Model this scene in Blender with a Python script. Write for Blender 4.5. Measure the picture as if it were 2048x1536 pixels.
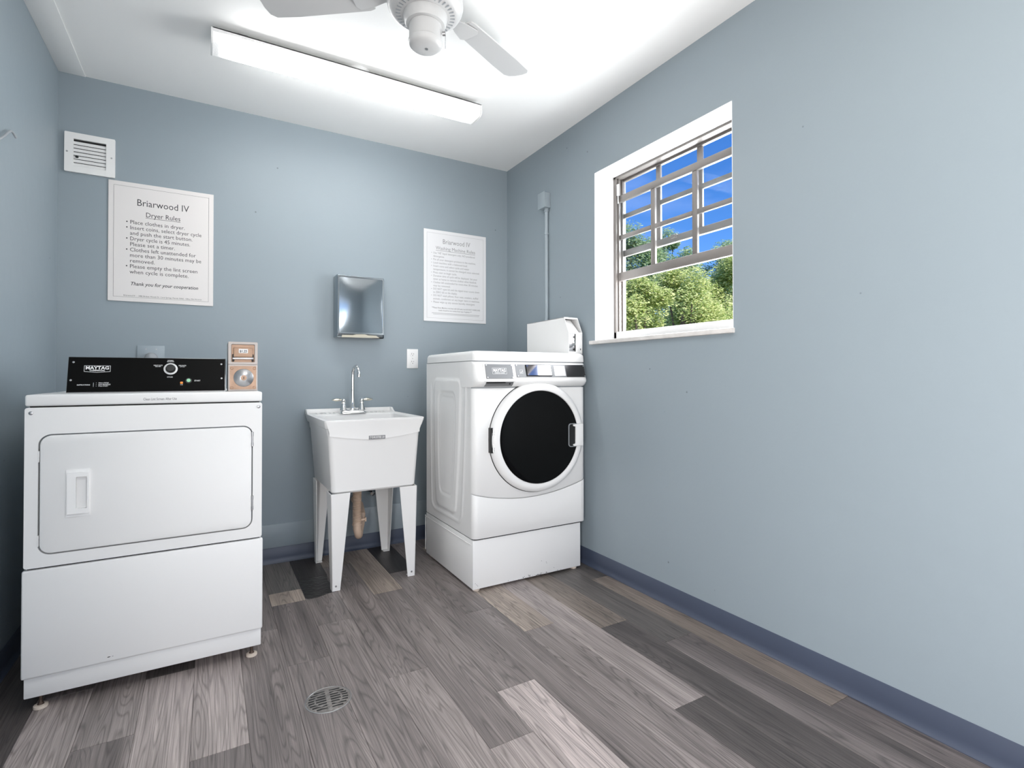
import bpy, bmesh, math, random
from mathutils import Vector, Matrix
for o in list(bpy.data.objects): bpy.data.objects.remove(o, do_unlink=True)
SC = bpy.context.scene
COL = SC.collection
PI = math.pi
R = math.radians
# ------------------------------------------------------------------ camera
YAW, PIT, ROL, FPX, CY = 0.5256856, 0.0113606, -0.001537, 1041.163, 741.053
CAMP = Vector((-1.865049, -3.283278, 1.069742))
def cam_axes():
    cy, sy, cp, sp = math.cos(YAW), math.sin(YAW), math.cos(PIT), math.sin(PIT)
    f = Vector((sy*cp, cy*cp, sp)); r = Vector((cy, -sy, 0)); u = r.cross(f)
    cr, sr = math.cos(ROL), math.sin(ROL)
    return cr*r+sr*u, -sr*r+cr*u, f
cr_, cu_, cf_ = cam_axes()
cd = bpy.data.cameras.new('camera'); cam = bpy.data.objects.new('camera', cd); COL.objects.link(cam)
M = Matrix((( cr_.x, cu_.x, -cf_.x, CAMP.x), (cr_.y, cu_.y, -cf_.y, CAMP.y), (cr_.z, cu_.z, -cf_.z, CAMP.z), (0,0,0,1)))
cam.matrix_world = M
cd.sensor_width = 36; cd.lens = FPX*36/2048; cd.shift_y = -(768-CY)/2048; cd.clip_start = .02; cd.clip_end = 300
SC.camera = cam
SC.view_settings.view_transform = 'Standard'; SC.view_settings.look = 'None'
SC.view_settings.gamma = 1; SC.view_settings.use_curve_mapping = False
SC.view_settings.exposure = -0.05
# ------------------------------------------------------------------ sky, sun, window daylight, added fill lights
W = bpy.data.worlds.new('sky'); SC.world = W; W.use_nodes = True
nt = W.node_tree; nt.nodes.clear()
def wn(t): return nt.nodes.new(t)
wo = wn('ShaderNodeOutputWorld'); bg = wn('ShaderNodeBackground'); sk = wn('ShaderNodeTexSky')
sk.sky_type = 'NISHITA'; sk.sun_disc = False; sk.sun_elevation = R(52); sk.sun_rotation = R(172); sk.air_density = 1.0; sk.dust_density = .3; sk.ozone_density = 3.0
hs = wn('ShaderNodeHueSaturation'); hs.inputs['Saturation'].default_value = 1.3
tc = wn('ShaderNodeTexCoord'); mp = wn('ShaderNodeMapping'); mp.inputs['Scale'].default_value = (2, 2, 9)
nz = wn('ShaderNodeTexNoise'); nz.inputs['Scale'].default_value = 1.6; nz.inputs['Detail'].default_value = 6
rp = wn('ShaderNodeValToRGB'); rp.color_ramp.elements[0].position = .5; rp.color_ramp.elements[1].position = .85
rp.color_ramp.elements[1].color = (.3, .3, .3, 1)
mx = wn('ShaderNodeMixRGB'); mx.inputs['Color2'].default_value = (6.5, 7, 8, 1)
L = nt.links.new
L(sk.outputs[0], hs.inputs['Color']); L(tc.outputs['Generated'], mp.inputs[0]); L(mp.outputs[0], nz.inputs['Vector'])
L(nz.outputs['Fac'], rp.inputs[0]); L(rp.outputs[0], mx.inputs['Fac']); L(hs.outputs[0], mx.inputs['Color1'])
tn = wn('ShaderNodeMixRGB'); tn.blend_type = 'MULTIPLY'; tn.inputs['Fac'].default_value = 1; tn.inputs['Color2'].default_value = (1, 1.05, 1.36, 1)
L(mx.outputs[0], tn.inputs['Color1']); L(tn.outputs[0], bg.inputs['Color']); L(bg.outputs[0], wo.inputs['Surface'])
bg.inputs['Strength'].default_value = .16
sd = bpy.data.lights.new('sun', 'SUN'); sun = bpy.data.objects.new('sun', sd); COL.objects.link(sun)
sd.energy = 6.0; sd.angle = R(.6); sd.color = (1, .96, .9)
sun.rotation_euler = Vector((-.12, .72, -.9)).to_track_quat('-Z', 'Y').to_euler(); sun.location = (3, -6, 9)
def area(name, loc, d, sx, sy, e, col=(1,1,1)):
    ld = bpy.data.lights.new(name, 'AREA'); ld.shape = 'RECTANGLE'; ld.size = sx; ld.size_y = sy; ld.energy = e; ld.color = col
    o = bpy.data.objects.new(name, ld); COL.objects.link(o); o.location = loc
    o.rotation_euler = Vector(d).to_track_quat('-Z', 'Y').to_euler(); return o
area('window_daylight', (.34, -1.44, 1.74), (-1, 0, .30), .85, .9, 50, (.99, .985, .98))       # daylight at the window, on its outer side
area('added_doorway_fill', (-1.1, -4.28, 1.15), (0, 1, .80), 1.0, 2.0, 33, (1, .955, .915))  # fill light in an added doorway, unseen behind the camera
area('added_side_doorway_fill', (-2.60, -3.62, .85), (1, .28, -.22), .80, 1.6, 78, (1, .955, .915))    # fill light in the second added doorway, unseen behind the camera
LAMP_FRONT = 3.0; FILL_REAR = 5.0  # the rear value feeds the fixture added out of view
# ------------------------------------------------------------------ materials
MATS = {}
def mat(name, col, rough=.5, metal=0, bump=0, bscale=60, spec=.5, var=0, vscale=3, coat=0):
    m = bpy.data.materials.new(name); m.use_nodes = True; n = m.node_tree.nodes; l = m.node_tree.links
    b = n['Principled BSDF']; b.inputs['Base Color'].default_value = (*col, 1); b.inputs['Roughness'].default_value = rough
    b.inputs['Metallic'].default_value = metal; b.inputs['Specular IOR Level'].default_value = spec; b.inputs['Coat Weight'].default_value = coat
    b.inputs['Coat Roughness'].default_value = .08
    t = n.new('ShaderNodeTexCoord')
    if var:
        z = n.new('ShaderNodeTexNoise'); z.inputs['Scale'].default_value = vscale; z.inputs['Detail'].default_value = 4; l.new(t.outputs['Object'], z.inputs['Vector'])
        h = n.new('ShaderNodeMapRange'); h.inputs['To Min'].default_value = 1-var; h.inputs['To Max'].default_value = 1+var; l.new(z.outputs['Fac'], h.inputs['Value'])
        x = n.new('ShaderNodeVectorMath'); x.operation = 'SCALE'; x.inputs[0].default_value = col; l.new(h.outputs[0], x.inputs['Scale']); l.new(x.outputs[0], b.inputs['Base Color'])
    if bump:
        z = n.new('ShaderNodeTexNoise'); z.inputs['Scale'].default_value = bscale; z.inputs['Detail'].default_value = 3; l.new(t.outputs['Object'], z.inputs['Vector'])
        u = n.new('ShaderNodeBump'); u.inputs['Strength'].default_value = bump; u.inputs['Distance'].default_value = .01; l.new(z.outputs['Fac'], u.inputs['Height']); l.new(u.outputs[0], b.inputs['Normal'])
    MATS[name] = m; return m
def emit(name, col, s, base=(.9,.9,.9)):
    m = mat(name, base, .4); b = m.node_tree.nodes['Principled BSDF']
    b.inputs['Emission Color'].default_value = (*col, 1); b.inputs['Emission Strength'].default_value = s; return m
def wallmat(name, col, rough=.5, dings=True):
    m = mat(name, col, rough, bump=.12, bscale=14, var=.03, vscale=1.5); n = m.node_tree.nodes; l = m.node_tree.links
    if dings:      # sparse chips in the paint and brushed relief
        b = n['Principled BSDF']; t = n['Texture Coordinate']
        v = n.new('ShaderNodeTexVoronoi'); v.inputs['Scale'].default_value = 5.5; l.new(t.outputs['Object'], v.inputs['Vector'])
        q = n.new('ShaderNodeMapRange'); q.inputs['From Min'].default_value = .018; q.inputs['From Max'].default_value = .03; l.new(v.outputs['Distance'], q.inputs['Value'])
        old = b.inputs['Base Color'].links[0].from_socket
        x = n.new('ShaderNodeMixRGB'); x.inputs['Color1'].default_value = (col[0]*.55, col[1]*.55, col[2]*.55, 1); l.new(q.outputs[0], x.inputs['Fac']); l.new(old, x.inputs['Color2']); l.new(x.outputs[0], b.inputs['Base Color'])
    return m
WALL = wallmat('blue_wall_paint', (.250, .298, .330))
CEIL = mat('ceiling_paint', (.88, .88, .87), .6, bump=.15, bscale=9)
WHITE = mat('white_trim_paint', (.86, .86, .86), .4, bump=.05, bscale=20)
BASEB = mat('blue_baseboard_vinyl', (.050, .063, .098), .42, var=.1)
APPL = mat('white_enamel', (.74, .74, .735), .42, spec=.4, var=.012)
APPL2 = mat('white_plastic', (.76, .76, .755), .42)
SINKM = mat('white_tub_plastic', (.78, .78, .775), .38, var=.02)
BLACKP = mat('black_panel', (.004, .004, .004), .3, spec=.06)
BLACK = mat('black_plastic', (.008, .008, .008), .4)
DARK = mat('dark_gap', (.012, .012, .012), .8)
GLASSB = mat('dark_door_glass', (.003, .003, .003), .05, spec=.16)
CHROME = mat('chrome', (.78, .78, .78), .09, 1)
STEEL = mat('brushed_steel', (.42, .42, .43), .32, 1, bump=.03, bscale=200)
METERM = mat('coin_meter_metal', (.34, .31, .29), .4, .5)
STAIN = mat('stainless_dispenser', (.38, .42, .45), .11, 1)
PANELG = mat('grey_control_panel', (.17, .175, .18), .45, .35)
PANELD = mat('reflection_dark_panel', (.05, .05, .052), .22, .6)  # panel metal darkened to stand for a reflection
DISP = mat('display_glass', (.30, .30, .31), .06, 1)
FANM = mat('fan_enamel', (.52, .52, .52), .38)
BRASS = mat('brass_handle', (.74, .70, .60), .22, 1)
COPPER = mat('copper_tone_metal', (.40, .26, .18), .45, .3, var=.35, vscale=30, bump=.05)
ALU = mat('window_aluminium', (.18, .165, .155), .45, .25, bump=.03, bscale=80)
ALUW = mat('pale_aluminium', (.62, .62, .62), .45, .1)
PAPER = mat('sign_board', (.69, .665, .655), .35)
PAPERW = mat('glossy_sign_board', (.68, .685, .70), .25)
INK = mat('sign_ink', (.03, .03, .035), .6)
WINK = mat('white_ink', (.75, .75, .75), .5)
BEIGE = mat('beige_drain_plastic', (.62, .47, .36), .45, bump=.1, bscale=40)
RUB = mat('cream_rubber', (.62, .54, .46), .6)
RUST = mat('dark_rusty_steel', (.10, .07, .055), .6, .6, bump=.3, bscale=80)
GREYP = mat('grey_plastic', (.30, .32, .34), .5)
GREEN = mat('green_button', (.30, .62, .38), .35)
AMBER = mat('amber_lamp', (.75, .25, .04), .3)
TOWEL = mat('paper_towel', (.72, .68, .56), .9)
DRAINM = mat('worn_drain_steel', (.36, .33, .31), .33, .9, bump=.4, bscale=60, var=.25, vscale=18)
MARBLE = mat('marble_sill', (.60, .58, .56), .3, var=.22, vscale=22)
STUCCO = mat('exterior_stucco', (.75, .75, .74), .9, bump=.4, bscale=60)
BARK = mat('bark', (.16, .12, .09), .9, bump=.6, bscale=20)
GRASS = mat('lawn', (.10, .16, .05), .9, bump=.6, bscale=30, var=.3, vscale=3)
PAVE = mat('pale_paving', (.62, .60, .57), .9, var=.08, vscale=2)
GREYTXT = mat('grey_print', (.22, .22, .23), .6)
PAINTB = mat('painted_conduit', (.30, .350, .385), .42)
BOARDB = mat('painted_board', (.27, .318, .348), .4, bump=.2, bscale=25)
GROUTD = mat('subfloor', (.02, .018, .017), .9)
def leafmat(name, c1, c2):
    m = mat(name, c1, .55); n = m.node_tree.nodes; l = m.node_tree.links; b = n['Principled BSDF']
    g = n.new('ShaderNodeNewGeometry'); x = n.new('ShaderNodeMixRGB'); x.inputs['Color1'].default_value = (*c1, 1); x.inputs['Color2'].default_value = (*c2, 1)
    l.new(g.outputs['Random Per Island'], x.inputs['Fac']); l.new(x.outputs[0], b.inputs['Base Color'])
    tr = n.new('ShaderNodeBsdfTranslucent'); l.new(x.outputs[0], tr.inputs['Color']); ms = n.new('ShaderNodeMixShader'); ms.inputs[0].default_value = .35
    l.new(b.outputs[0], ms.inputs[1]); l.new(tr.outputs[0], ms.inputs[2]); l.new(ms.outputs[0], n['Material Output'].inputs['Surface']); return m
LEAF = leafmat('green_leaves', (.32, .44, .10), (.86, .86, .40))
LEAF2 = leafmat('dark_green_leaves', (.16, .30, .12), (.62, .70, .38))
def glassmat():
    m = bpy.data.materials.new('window_glass'); m.use_nodes = True; n = m.node_tree.nodes; l = m.node_tree.links; n.clear()
    o = n.new('ShaderNodeOutputMaterial'); t = n.new('ShaderNodeBsdfTransparent'); t.inputs[0].default_value = (.95, .97, .98, 1)
    g = n.new('ShaderNodeBsdfGlossy'); g.inputs['Roughness'].default_value = .02; f = n.new('ShaderNodeFresnel'); f.inputs[0].default_value = 1.06
    x = n.new('ShaderNodeMixShader'); l.new(f.outputs[0], x.inputs[0]); l.new(t.outputs[0], x.inputs[1]); l.new(g.outputs[0], x.inputs[2]); l.new(x.outputs[0], o.inputs[0]); return m
PANE = glassmat()
def lensmat():   # prismatic acrylic lens glowing from the tube behind it
    m = emit('glowing_prismatic_lens', (1, .995, .98), 12.0)
    n = m.node_tree.nodes; l = m.node_tree.links; b = n['Principled BSDF']; t = n['Texture Coordinate']
    # the tube ends short of the lens, so its glow fades towards both ends
    sx = n.new('ShaderNodeSeparateXYZ'); l.new(t.outputs['Object'], sx.inputs[0])
    d = n.new('ShaderNodeMath'); d.operation = 'SUBTRACT'; l.new(sx.outputs[0], d.inputs[0]); d.inputs[1].default_value = -1.234
    e = n.new('ShaderNodeMath'); e.operation = 'ABSOLUTE'; l.new(d.outputs[0], e.inputs[0])
    r = n.new('ShaderNodeMapRange'); r.interpolation_type = 'SMOOTHSTEP'; r.inputs['From Min'].default_value = .40; r.inputs['From Max'].default_value = .618; r.inputs['To Min'].default_value = 18; r.inputs['To Max'].default_value = .30
    l.new(e.outputs[0], r.inputs['Value']); l.new(r.outputs[0], b.inputs['Emission Strength'])
    v = n.new('ShaderNodeTexVoronoi'); v.inputs['Scale'].default_value = 150; l.new(t.outputs['Object'], v.inputs['Vector'])
    u = n.new('ShaderNodeBump'); u.inputs['Strength'].default_value = .5; u.inputs['Distance'].default_value = .003; l.new(v.outputs['Distance'], u.inputs['Height']); l.new(u.outputs[0], b.inputs['Normal'])
    return m
LENS = lensmat()
def woodmat():
    m = bpy.data.materials.new('vinyl_wood_plank'); m.use_nodes = True; n = m.node_tree.nodes; l = m.node_tree.links; b = n['Principled BSDF']
    def N(t, **k):
        x = n.new(t)
        for a, c in k.items(): setattr(x, a, c)
        return x
    oi = N('ShaderNodeObjectInfo'); g = N('ShaderNodeNewGeometry')
    off = N('ShaderNodeVectorMath', operation='SCALE'); off.inputs[0].default_value = (37, 91, 13); l.new(oi.outputs['Random'], off.inputs['Scale'])
    ad = N('ShaderNodeVectorMath', operation='ADD'); l.new(g.outputs['Position'], ad.inputs[0]); l.new(off.outputs[0], ad.inputs[1])
    def stretch(sx, sy):
        x = N('ShaderNodeVectorMath', operation='MULTIPLY'); x.inputs[1].default_value = (sx, sy, 1); l.new(ad.outputs[0], x.inputs[0]); return x.outputs[0]
    # cathedral grain: rings of a slow noise field
    s1 = N('ShaderNodeTexNoise'); s1.inputs['Scale'].default_value = 1; s1.inputs['Detail'].default_value = 2; s1.inputs['Distortion'].default_value = .3; l.new(stretch(9, .5), s1.inputs['Vector'])
    mu = N('ShaderNodeMath', operation='MULTIPLY'); mu.inputs[1].default_value = 34; l.new(s1.outputs['Fac'], mu.inputs[0])
    fr = N('ShaderNodeMath', operation='PINGPONG'); fr.inputs[1].default_value = .5; l.new(mu.outputs[0], fr.inputs[0])
    gr = N('ShaderNodeMapRange'); gr.inputs['From Min'].default_value = 0; gr.inputs['From Max'].default_value = .22; l.new(fr.outputs[0], gr.inputs['Value'])
    s2 = N('ShaderNodeTexNoise'); s2.inputs['Scale'].default_value = 1; s2.inputs['Detail'].default_value = 8; s2.inputs['Roughness'].default_value = .7; l.new(stretch(190, 3.5), s2.inputs['Vector'])
    s3 = N('ShaderNodeTexNoise'); s3.inputs['Scale'].default_value = 1; s3.inputs['Detail'].default_value = 3; l.new(stretch(18, 1.1), s3.inputs['Vector'])
    f2 = N('ShaderNodeMapRange'); f2.inputs['From Min'].default_value = .3; f2.inputs['From Max'].default_value = .7; f2.inputs['To Min'].default_value = .55; f2.inputs['To Max'].default_value = 1.4; l.new(s2.outputs['Fac'], f2.inputs['Value'])
    f3 = N('ShaderNodeMapRange'); f3.inputs['From Min'].default_value = .3; f3.inputs['From Max'].default_value = .7; f3.inputs['To Min'].default_value = .68; f3.inputs['To Max'].default_value = 1.3; l.new(s3.outputs['Fac'], f3.inputs['Value'])
    f1 = N('ShaderNodeMapRange'); f1.inputs['To Min'].default_value = .62; f1.inputs['To Max'].default_value = 1.06; l.new(gr.outputs[0], f1.inputs['Value'])
    a = N('ShaderNodeMath', operation='MULTIPLY'); l.new(f1.outputs[0], a.inputs[0]); l.new(f2.outputs[0], a.inputs[1])
    c = N('ShaderNodeMath', operation='MULTIPLY'); l.new(a.outputs[0], c.inputs[0]); l.new(f3.outputs[0], c.inputs[1])
    sc = N('ShaderNodeVectorMath', operation='SCALE'); l.new(oi.outputs['Color'], sc.inputs[0]); l.new(c.outputs[0], sc.inputs['Scale'])
    l.new(sc.outputs[0], b.inputs['Base Color']); b.inputs['Roughness'].default_value = .42
    bu = N('ShaderNodeBump'); bu.inputs['Strength'].default_value = .25; bu.inputs['Distance'].default_value = .002; l.new(c.outputs[0], bu.inputs['Height']); l.new(bu.outputs[0], b.inputs['Normal'])
    return m
WOOD = woodmat()
# ------------------------------------------------------------------ mesh helpers
def link(name, me, m, parent=None):
    if m is not None and len(me.materials) == 0: me.materials.append(m)
    o = bpy.data.objects.new(name, me); COL.objects.link(o)
    if parent is not None: o.parent = parent; o.matrix_parent_inverse = Matrix.Translation(-WLOC.get(parent.name_full, Vector((0,0,0))))
    return o
WLOC = {}
class MB:
    def __init__(s): s.bm = bmesh.new()
    def _add(s, b, smooth=False):
        me = bpy.data.meshes.new('t'); b.to_mesh(me); b.free()
        if smooth:
            for p in me.polygons: p.use_smooth = True
        s.bm.from_mesh(me); bpy.data.meshes.remove(me); return s
    def box(s, x0, x1, y0, y1, z0, z1, bev=0, seg=2, mtx=None):
        b = bmesh.new(); bmesh.ops.create_cube(b, size=1)
        for v in b.verts: v.co = Vector(((x0+x1)/2+v.co.x*(x1-x0), (y0+y1)/2+v.co.y*(y1-y0), (z0+z1)/2+v.co.z*(z1-z0)))
        if bev: bmesh.ops.bevel(b, geom=b.edges[:], offset=bev, segments=seg, profile=.5, affect='EDGES')
        if mtx is not None: bmesh.ops.transform(b, matrix=mtx, verts=b.verts)
        bmesh.ops.recalc_face_normals(b, faces=b.faces[:])
        return s._add(b, bool(bev))
    def loops(s, rings, close=True, caps=True, smooth=True):
        """rings: list of equal-length point lists joined into a skin"""
        b = bmesh.new(); vs = [[b.verts.new(p) for p in r] for r in rings]; n = len(rings[0])
        for i in range(len(vs)-1):
            for j in range(n if close else n-1):
                k = (j+1) % n
                try: b.faces.new((vs[i][j], vs[i][k], vs[i+1][k], vs[i+1][j]))
                except ValueError: pass
        if caps:
            for r in (vs[0], vs[-1]):
                try: b.faces.new(r)
                except ValueError: pass
        bmesh.ops.remove_doubles(b, verts=b.verts[:], dist=1e-6)
        bmesh.ops.recalc_face_normals(b, faces=b.faces[:])
        return s._add(b, smooth)
    def cyl(s, p, d, r, h, n=24, r2=None, smooth=True, bev=0):
        """cylinder from p along d with length h"""
        d = Vector(d).normalized(); p = Vector(p); a = d.orthogonal().normalized(); c = d.cross(a); r2 = r if r2 is None else r2
        def ring(t, q): return [p+d*t+(a*math.cos(2*PI*i/n)+c*math.sin(2*PI*i/n))*q for i in range(n)]
        rs = [ring(0, r), ring(h, r2)]
        if bev: rs = [ring(0, r-bev), ring(bev, r), ring(h-bev, r2), ring(h, r2-bev)]
        return s.loops(rs, smooth=smooth)
    def lathe(s, c, d, prof, n=48, caps=True, smooth=True, ref=None):
        """prof: (radius, distance along d)"""
        d = Vector(d).normalized(); c = Vector(c); a = (Vector(ref) if ref else d.orthogonal()).normalized(); e = d.cross(a)
        return s.loops([[c+d*t+(a*math.cos(2*PI*i/n)+e*math.sin(2*PI*i/n))*max(r, 1e-5) for i in range(n)] for r, t in prof], caps=caps, smooth=smooth)
    def tube(s, pts, r, n=12, rs=None):
        pts = [Vector(p) for p in pts]; rings = []; t0 = (pts[1]-pts[0]).normalized(); a = t0.orthogonal().normalized()
        for i, p in enumerate(pts):
            t = (pts[min(i+1, len(pts)-1)]-pts[max(i-1, 0)]).normalized(); a = (a-t*a.dot(t)).normalized(); e = t.cross(a); q = rs[i] if rs else r
            rings.append([p+(a*math.cos(2*PI*k/n)+e*math.sin(2*PI*k/n))*q for k in range(n)])
        return s.loops(rings)
    def prism(s, poly, f, bev=0, seg=2):
        """poly: 2D points, f(u, v, t) -> 3D for t in 0, 1"""
        b = bmesh.new(); A = [b.verts.new(f(u, v, 0)) for u, v in poly]; B = [b.verts.new(f(u, v, 1)) for u, v in poly]; n = len(poly)
        b.faces.new(A); b.faces.new(B)
        for i in range(n): b.faces.new((A[i], A[(i+1) % n], B[(i+1) % n], B[i]))
        bmesh.ops.recalc_face_normals(b, faces=b.faces[:])
        if bev: bmesh.ops.bevel(b, geom=b.edges[:], offset=bev, segments=seg, profile=.5, affect='EDGES', clamp_overlap=True)
        return s._add(b, bool(bev))
    def frame(s, outer, inner, f, smooth=False):
        """plate with a hole: outlines of equal length, extruded by f(u, v, t)"""
        b = bmesh.new(); n = len(outer); V = [[b.verts.new(f(u, v, t)) for u, v in q] for q, t in ((outer, 0), (inner, 0), (inner, 1), (outer, 1))]
        for i in range(4):
            for j in range(n): b.faces.new((V[i][j], V[i][(j+1) % n], V[(i+1) % 4][(j+1) % n], V[(i+1) % 4][j]))
        bmesh.ops.recalc_face_normals(b, faces=b.faces[:])
        return s._add(b, smooth)
    def merge(s, me, mtx=None):
        b = bmesh.new(); b.from_mesh(me)
        if mtx is not None: bmesh.ops.transform(b, matrix=mtx, verts=b.verts)
        return s._add(b)
    def obj(s, name, m, parent=None, autos=True):
        me = bpy.data.meshes.new(name); s.bm.to_mesh(me); s.bm.free()
        if autos:
            try: me.set_sharp_from_angle(angle=R(38))
            except Exception: pass
        return link(name, me, m, parent)
def rr(x0, x1, z0, z1, r, n=5):
    P = []
    for cx, cz, a in ((x1-r, z1-r, 0), (x0+r, z1-r, 90), (x0+r, z0+r, 180), (x1-r, z0+r, 270)):
        for i in range(n+1): t = R(a+90*i/n); P.append((cx+r*math.cos(t), cz+r*math.sin(t)))
    return P
def thing(name, label, cat, loc=(0,0,0), group=None):
    o = bpy.data.objects.new(name, None); COL.objects.link(o); o.location = loc; o.empty_display_size = .05
    WLOC[o.name_full] = Vector(loc); o['label'] = label; o['category'] = cat
    if group: o['group'] = group
    return o
def tag(o, label, cat, group=None):
    o['label'] = label; o['category'] = cat
    if group: o['group'] = group
    return o
def struct(o): o['kind'] = 'structure'; return o
FR = lambda y0, y1: (lambda u, v, t: Vector((u, y0+(y1-y0)*t, v)))       # plate parallel to the back wall
BAKED = {}
def text_mesh(lines, mtx, bold=0.0):
    """lines: (string, x, y, size, align[, shear]) in a local plane; returns one flat mesh"""
    dg = None; out = MB()
    for ln in lines:
        st, x, y, sz, al = ln[:5]; sh = ln[5] if len(ln) > 5 else 0; bo = ln[6] if len(ln) > 6 else bold; wd = ln[7] if len(ln) > 7 else 0
        cu = bpy.data.curves.new('t', 'FONT'); cu.body = st; cu.size = sz; cu.align_x = al; cu.shear = sh; cu.resolution_u = 2; cu.offset = bo
        to = bpy.data.objects.new('t', cu); COL.objects.link(to); bpy.context.view_layer.update()
        me = bpy.data.meshes.new_from_object(to.evaluated_get(bpy.context.evaluated_depsgraph_get()))
        k = 1.0
        if wd and me.vertices:
            w = max(v.co.x for v in me.vertices)-min(v.co.x for v in me.vertices); k = wd/w if w > 0 else 1
        out.merge(me, mtx @ Matrix.Translation((x, y, 0)) @ Matrix.Diagonal((k, 1, 1, 1)))
        bpy.data.meshes.remove(me); bpy.data.objects.remove(to); bpy.data.curves.remove(cu)
    return out
def face_mtx(origin, xdir, ydir):
    x = Vector(xdir).normalized(); y = Vector(ydir).normalized(); z = x.cross(y)
    return Matrix(((x.x, y.x, z.x, origin[0]), (x.y, y.y, z.y, origin[1]), (x.z, y.z, z.z, origin[2]), (0,0,0,1)))
def flat_boxes(mb, rects, mtx, th=.0004):
    for x0, x1, y0, y1 in rects: mb.box(x0, x1, y0, y1, -th/2, th/2, mtx=mtx)
    return mb
def text_parts(lines, mtx, name, m, parent):
    for ln in lines: text_mesh([ln], mtx).obj(name, m, parent, False)
# ================================================================== the room
XL, H, YF = -2.509, 2.562, -4.2
WY0, WY1, WZ0, WZ1 = -1.888, -.995, 1.248, 2.212          # window opening (y, z)
TW = .22
struct(MB().box(XL-.15, .30, YF-.15, .15, -.12, -.004).obj('floor', GROUTD))
fl = bpy.data.objects['floor']
struct(MB().box(XL-.15, TW, YF-.15, .15, H, H+.15).obj('ceiling', CEIL))
struct(MB().box(XL-.15, TW, 0, .15, -.004, H).obj('wall_back', WALL))
LY0, LY1 = -4.05, -3.2                                      # second doorway, added unseen in the left wall for another fill light
w = MB(); w.box(XL-.15, XL, LY1, 0, -.004, H); w.box(XL-.15, XL, YF, LY0, -.004, H); w.box(XL-.15, XL, LY0, LY1, 2.1, H)
struct(w.obj('wall_left', WALL))
w = MB()
w.box(0, TW, YF-.15, WY0, -.004, H); w.box(0, TW, WY1, 0, -.004, H); w.box(0, TW, WY0, WY1, -.004, WZ0); w.box(0, TW, WY0, WY1, WZ1, H)
struct(w.obj('wall_right', WALL))
DX0, DX1, DZ = -1.6, -.6, 2.1                              # doorway added behind the camera, unseen, for a fill light
w = MB(); w.box(XL-.15, DX0, YF-.15, YF, -.004, H); w.box(DX1, 0, YF-.15, YF, -.004, H); w.box(DX0, DX1, YF-.15, YF, DZ, H)
struct(w.obj('wall_front', WALL))
w = MB()
for a in (DX0-.06, DX1): w.box(a, a+.06, YF, YF+.018, 0, DZ+.06, .002)
w.box(DX0, DX1, YF, YF+.018, DZ, DZ+.06, .002)
struct(w.obj('added_doorway_front', WHITE))
w = MB()
for a in (LY0-.06, LY1): w.box(XL, XL+.018, a, a+.06, 0, 2.16, .002)
w.box(XL, XL+.018, LY0, LY1, 2.1, 2.16, .002)
struct(w.obj('added_doorway_left', WHITE))
# ---- floor planks
def P(v, k=(1., .865, .825)): v = v*.90; return (v*k[0], v*k[1], v*k[2], 1)
TAN = (1., .83, .71)
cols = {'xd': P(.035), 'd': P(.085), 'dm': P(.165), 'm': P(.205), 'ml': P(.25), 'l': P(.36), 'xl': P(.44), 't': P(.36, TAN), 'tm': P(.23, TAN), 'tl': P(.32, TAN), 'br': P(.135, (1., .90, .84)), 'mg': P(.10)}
rows = [
 (-2.503, -2.354, [(-.6,'dm'),(-1.8,'d'),(-3.03,'m'),(-4.2,'dm')]),
 (-2.354, -2.206, [(-1.0,'dm'),(-2.23,'l'),(-3.45,'m'),(-4.2,'l')]),
 (-2.206, -2.057, [(-.13,'m'),(-1.355,'ml'),(-2.58,'dm'),(-3.8,'m'),(-4.2,'l')]),
 (-2.057, -1.909, [(-1.03,'mg'),(-2.26,'l'),(-3.48,'dm'),(-4.2,'m')]),
 (-1.909, -1.760, [(-.35,'m'),(-1.57,'l'),(-2.79,'dm'),(-4.0,'m'),(-4.2,'d')]),
 (-1.760, -1.612, [(-.86,'dm'),(-2.08,'m'),(-3.3,'l'),(-4.2,'m')]),
 (-1.612, -1.463, [(-.463,'br'),(-.614,'t'),(-1.193,'dm'),(-2.42,'m'),(-3.64,'dm'),(-4.2,'m')]),
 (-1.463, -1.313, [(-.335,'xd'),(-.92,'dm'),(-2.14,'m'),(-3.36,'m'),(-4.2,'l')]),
 (-1.313, -1.164, [(-.222,'tm'),(-1.455,'m'),(-2.68,'ml'),(-3.9,'dm'),(-4.2,'m')]),
 (-1.164, -1.017, [(-.72,'tl'),(-1.946,'m'),(-3.17,'l'),(-4.2,'m')]),
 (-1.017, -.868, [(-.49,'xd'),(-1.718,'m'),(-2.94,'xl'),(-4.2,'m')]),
 (-.868, -.718, [(-1.134,'m'),(-2.36,'m'),(-3.58,'ml'),(-4.2,'l')]),
 (-.718, -.570, [(-.18,'m'),(-1.409,'t'),(-2.635,'ml'),(-3.85,'m'),(-4.2,'l')]),
 (-.570, -.424, [(-.86,'m'),(-2.087,'l'),(-3.3,'mg'),(-4.2,'m')]),
 (-.424, -.276, [(-.32,'m'),(-1.547,'tm'),(-2.77,'mg'),(-4.0,'m'),(-4.2,'m')]),
 (-.276, -.120, [(-.55,'m'),(-1.77,'br'),(-2.99,'dm'),(-4.2,'m')]),
 (-.120, -.003, [(-1.11,'br'),(-2.33,'tm'),(-3.55,'dm'),(-4.2,'m')]),
]
def fsl(z): return Matrix()
DRX, DRY, DRR = -1.521, -1.474, .070
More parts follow.
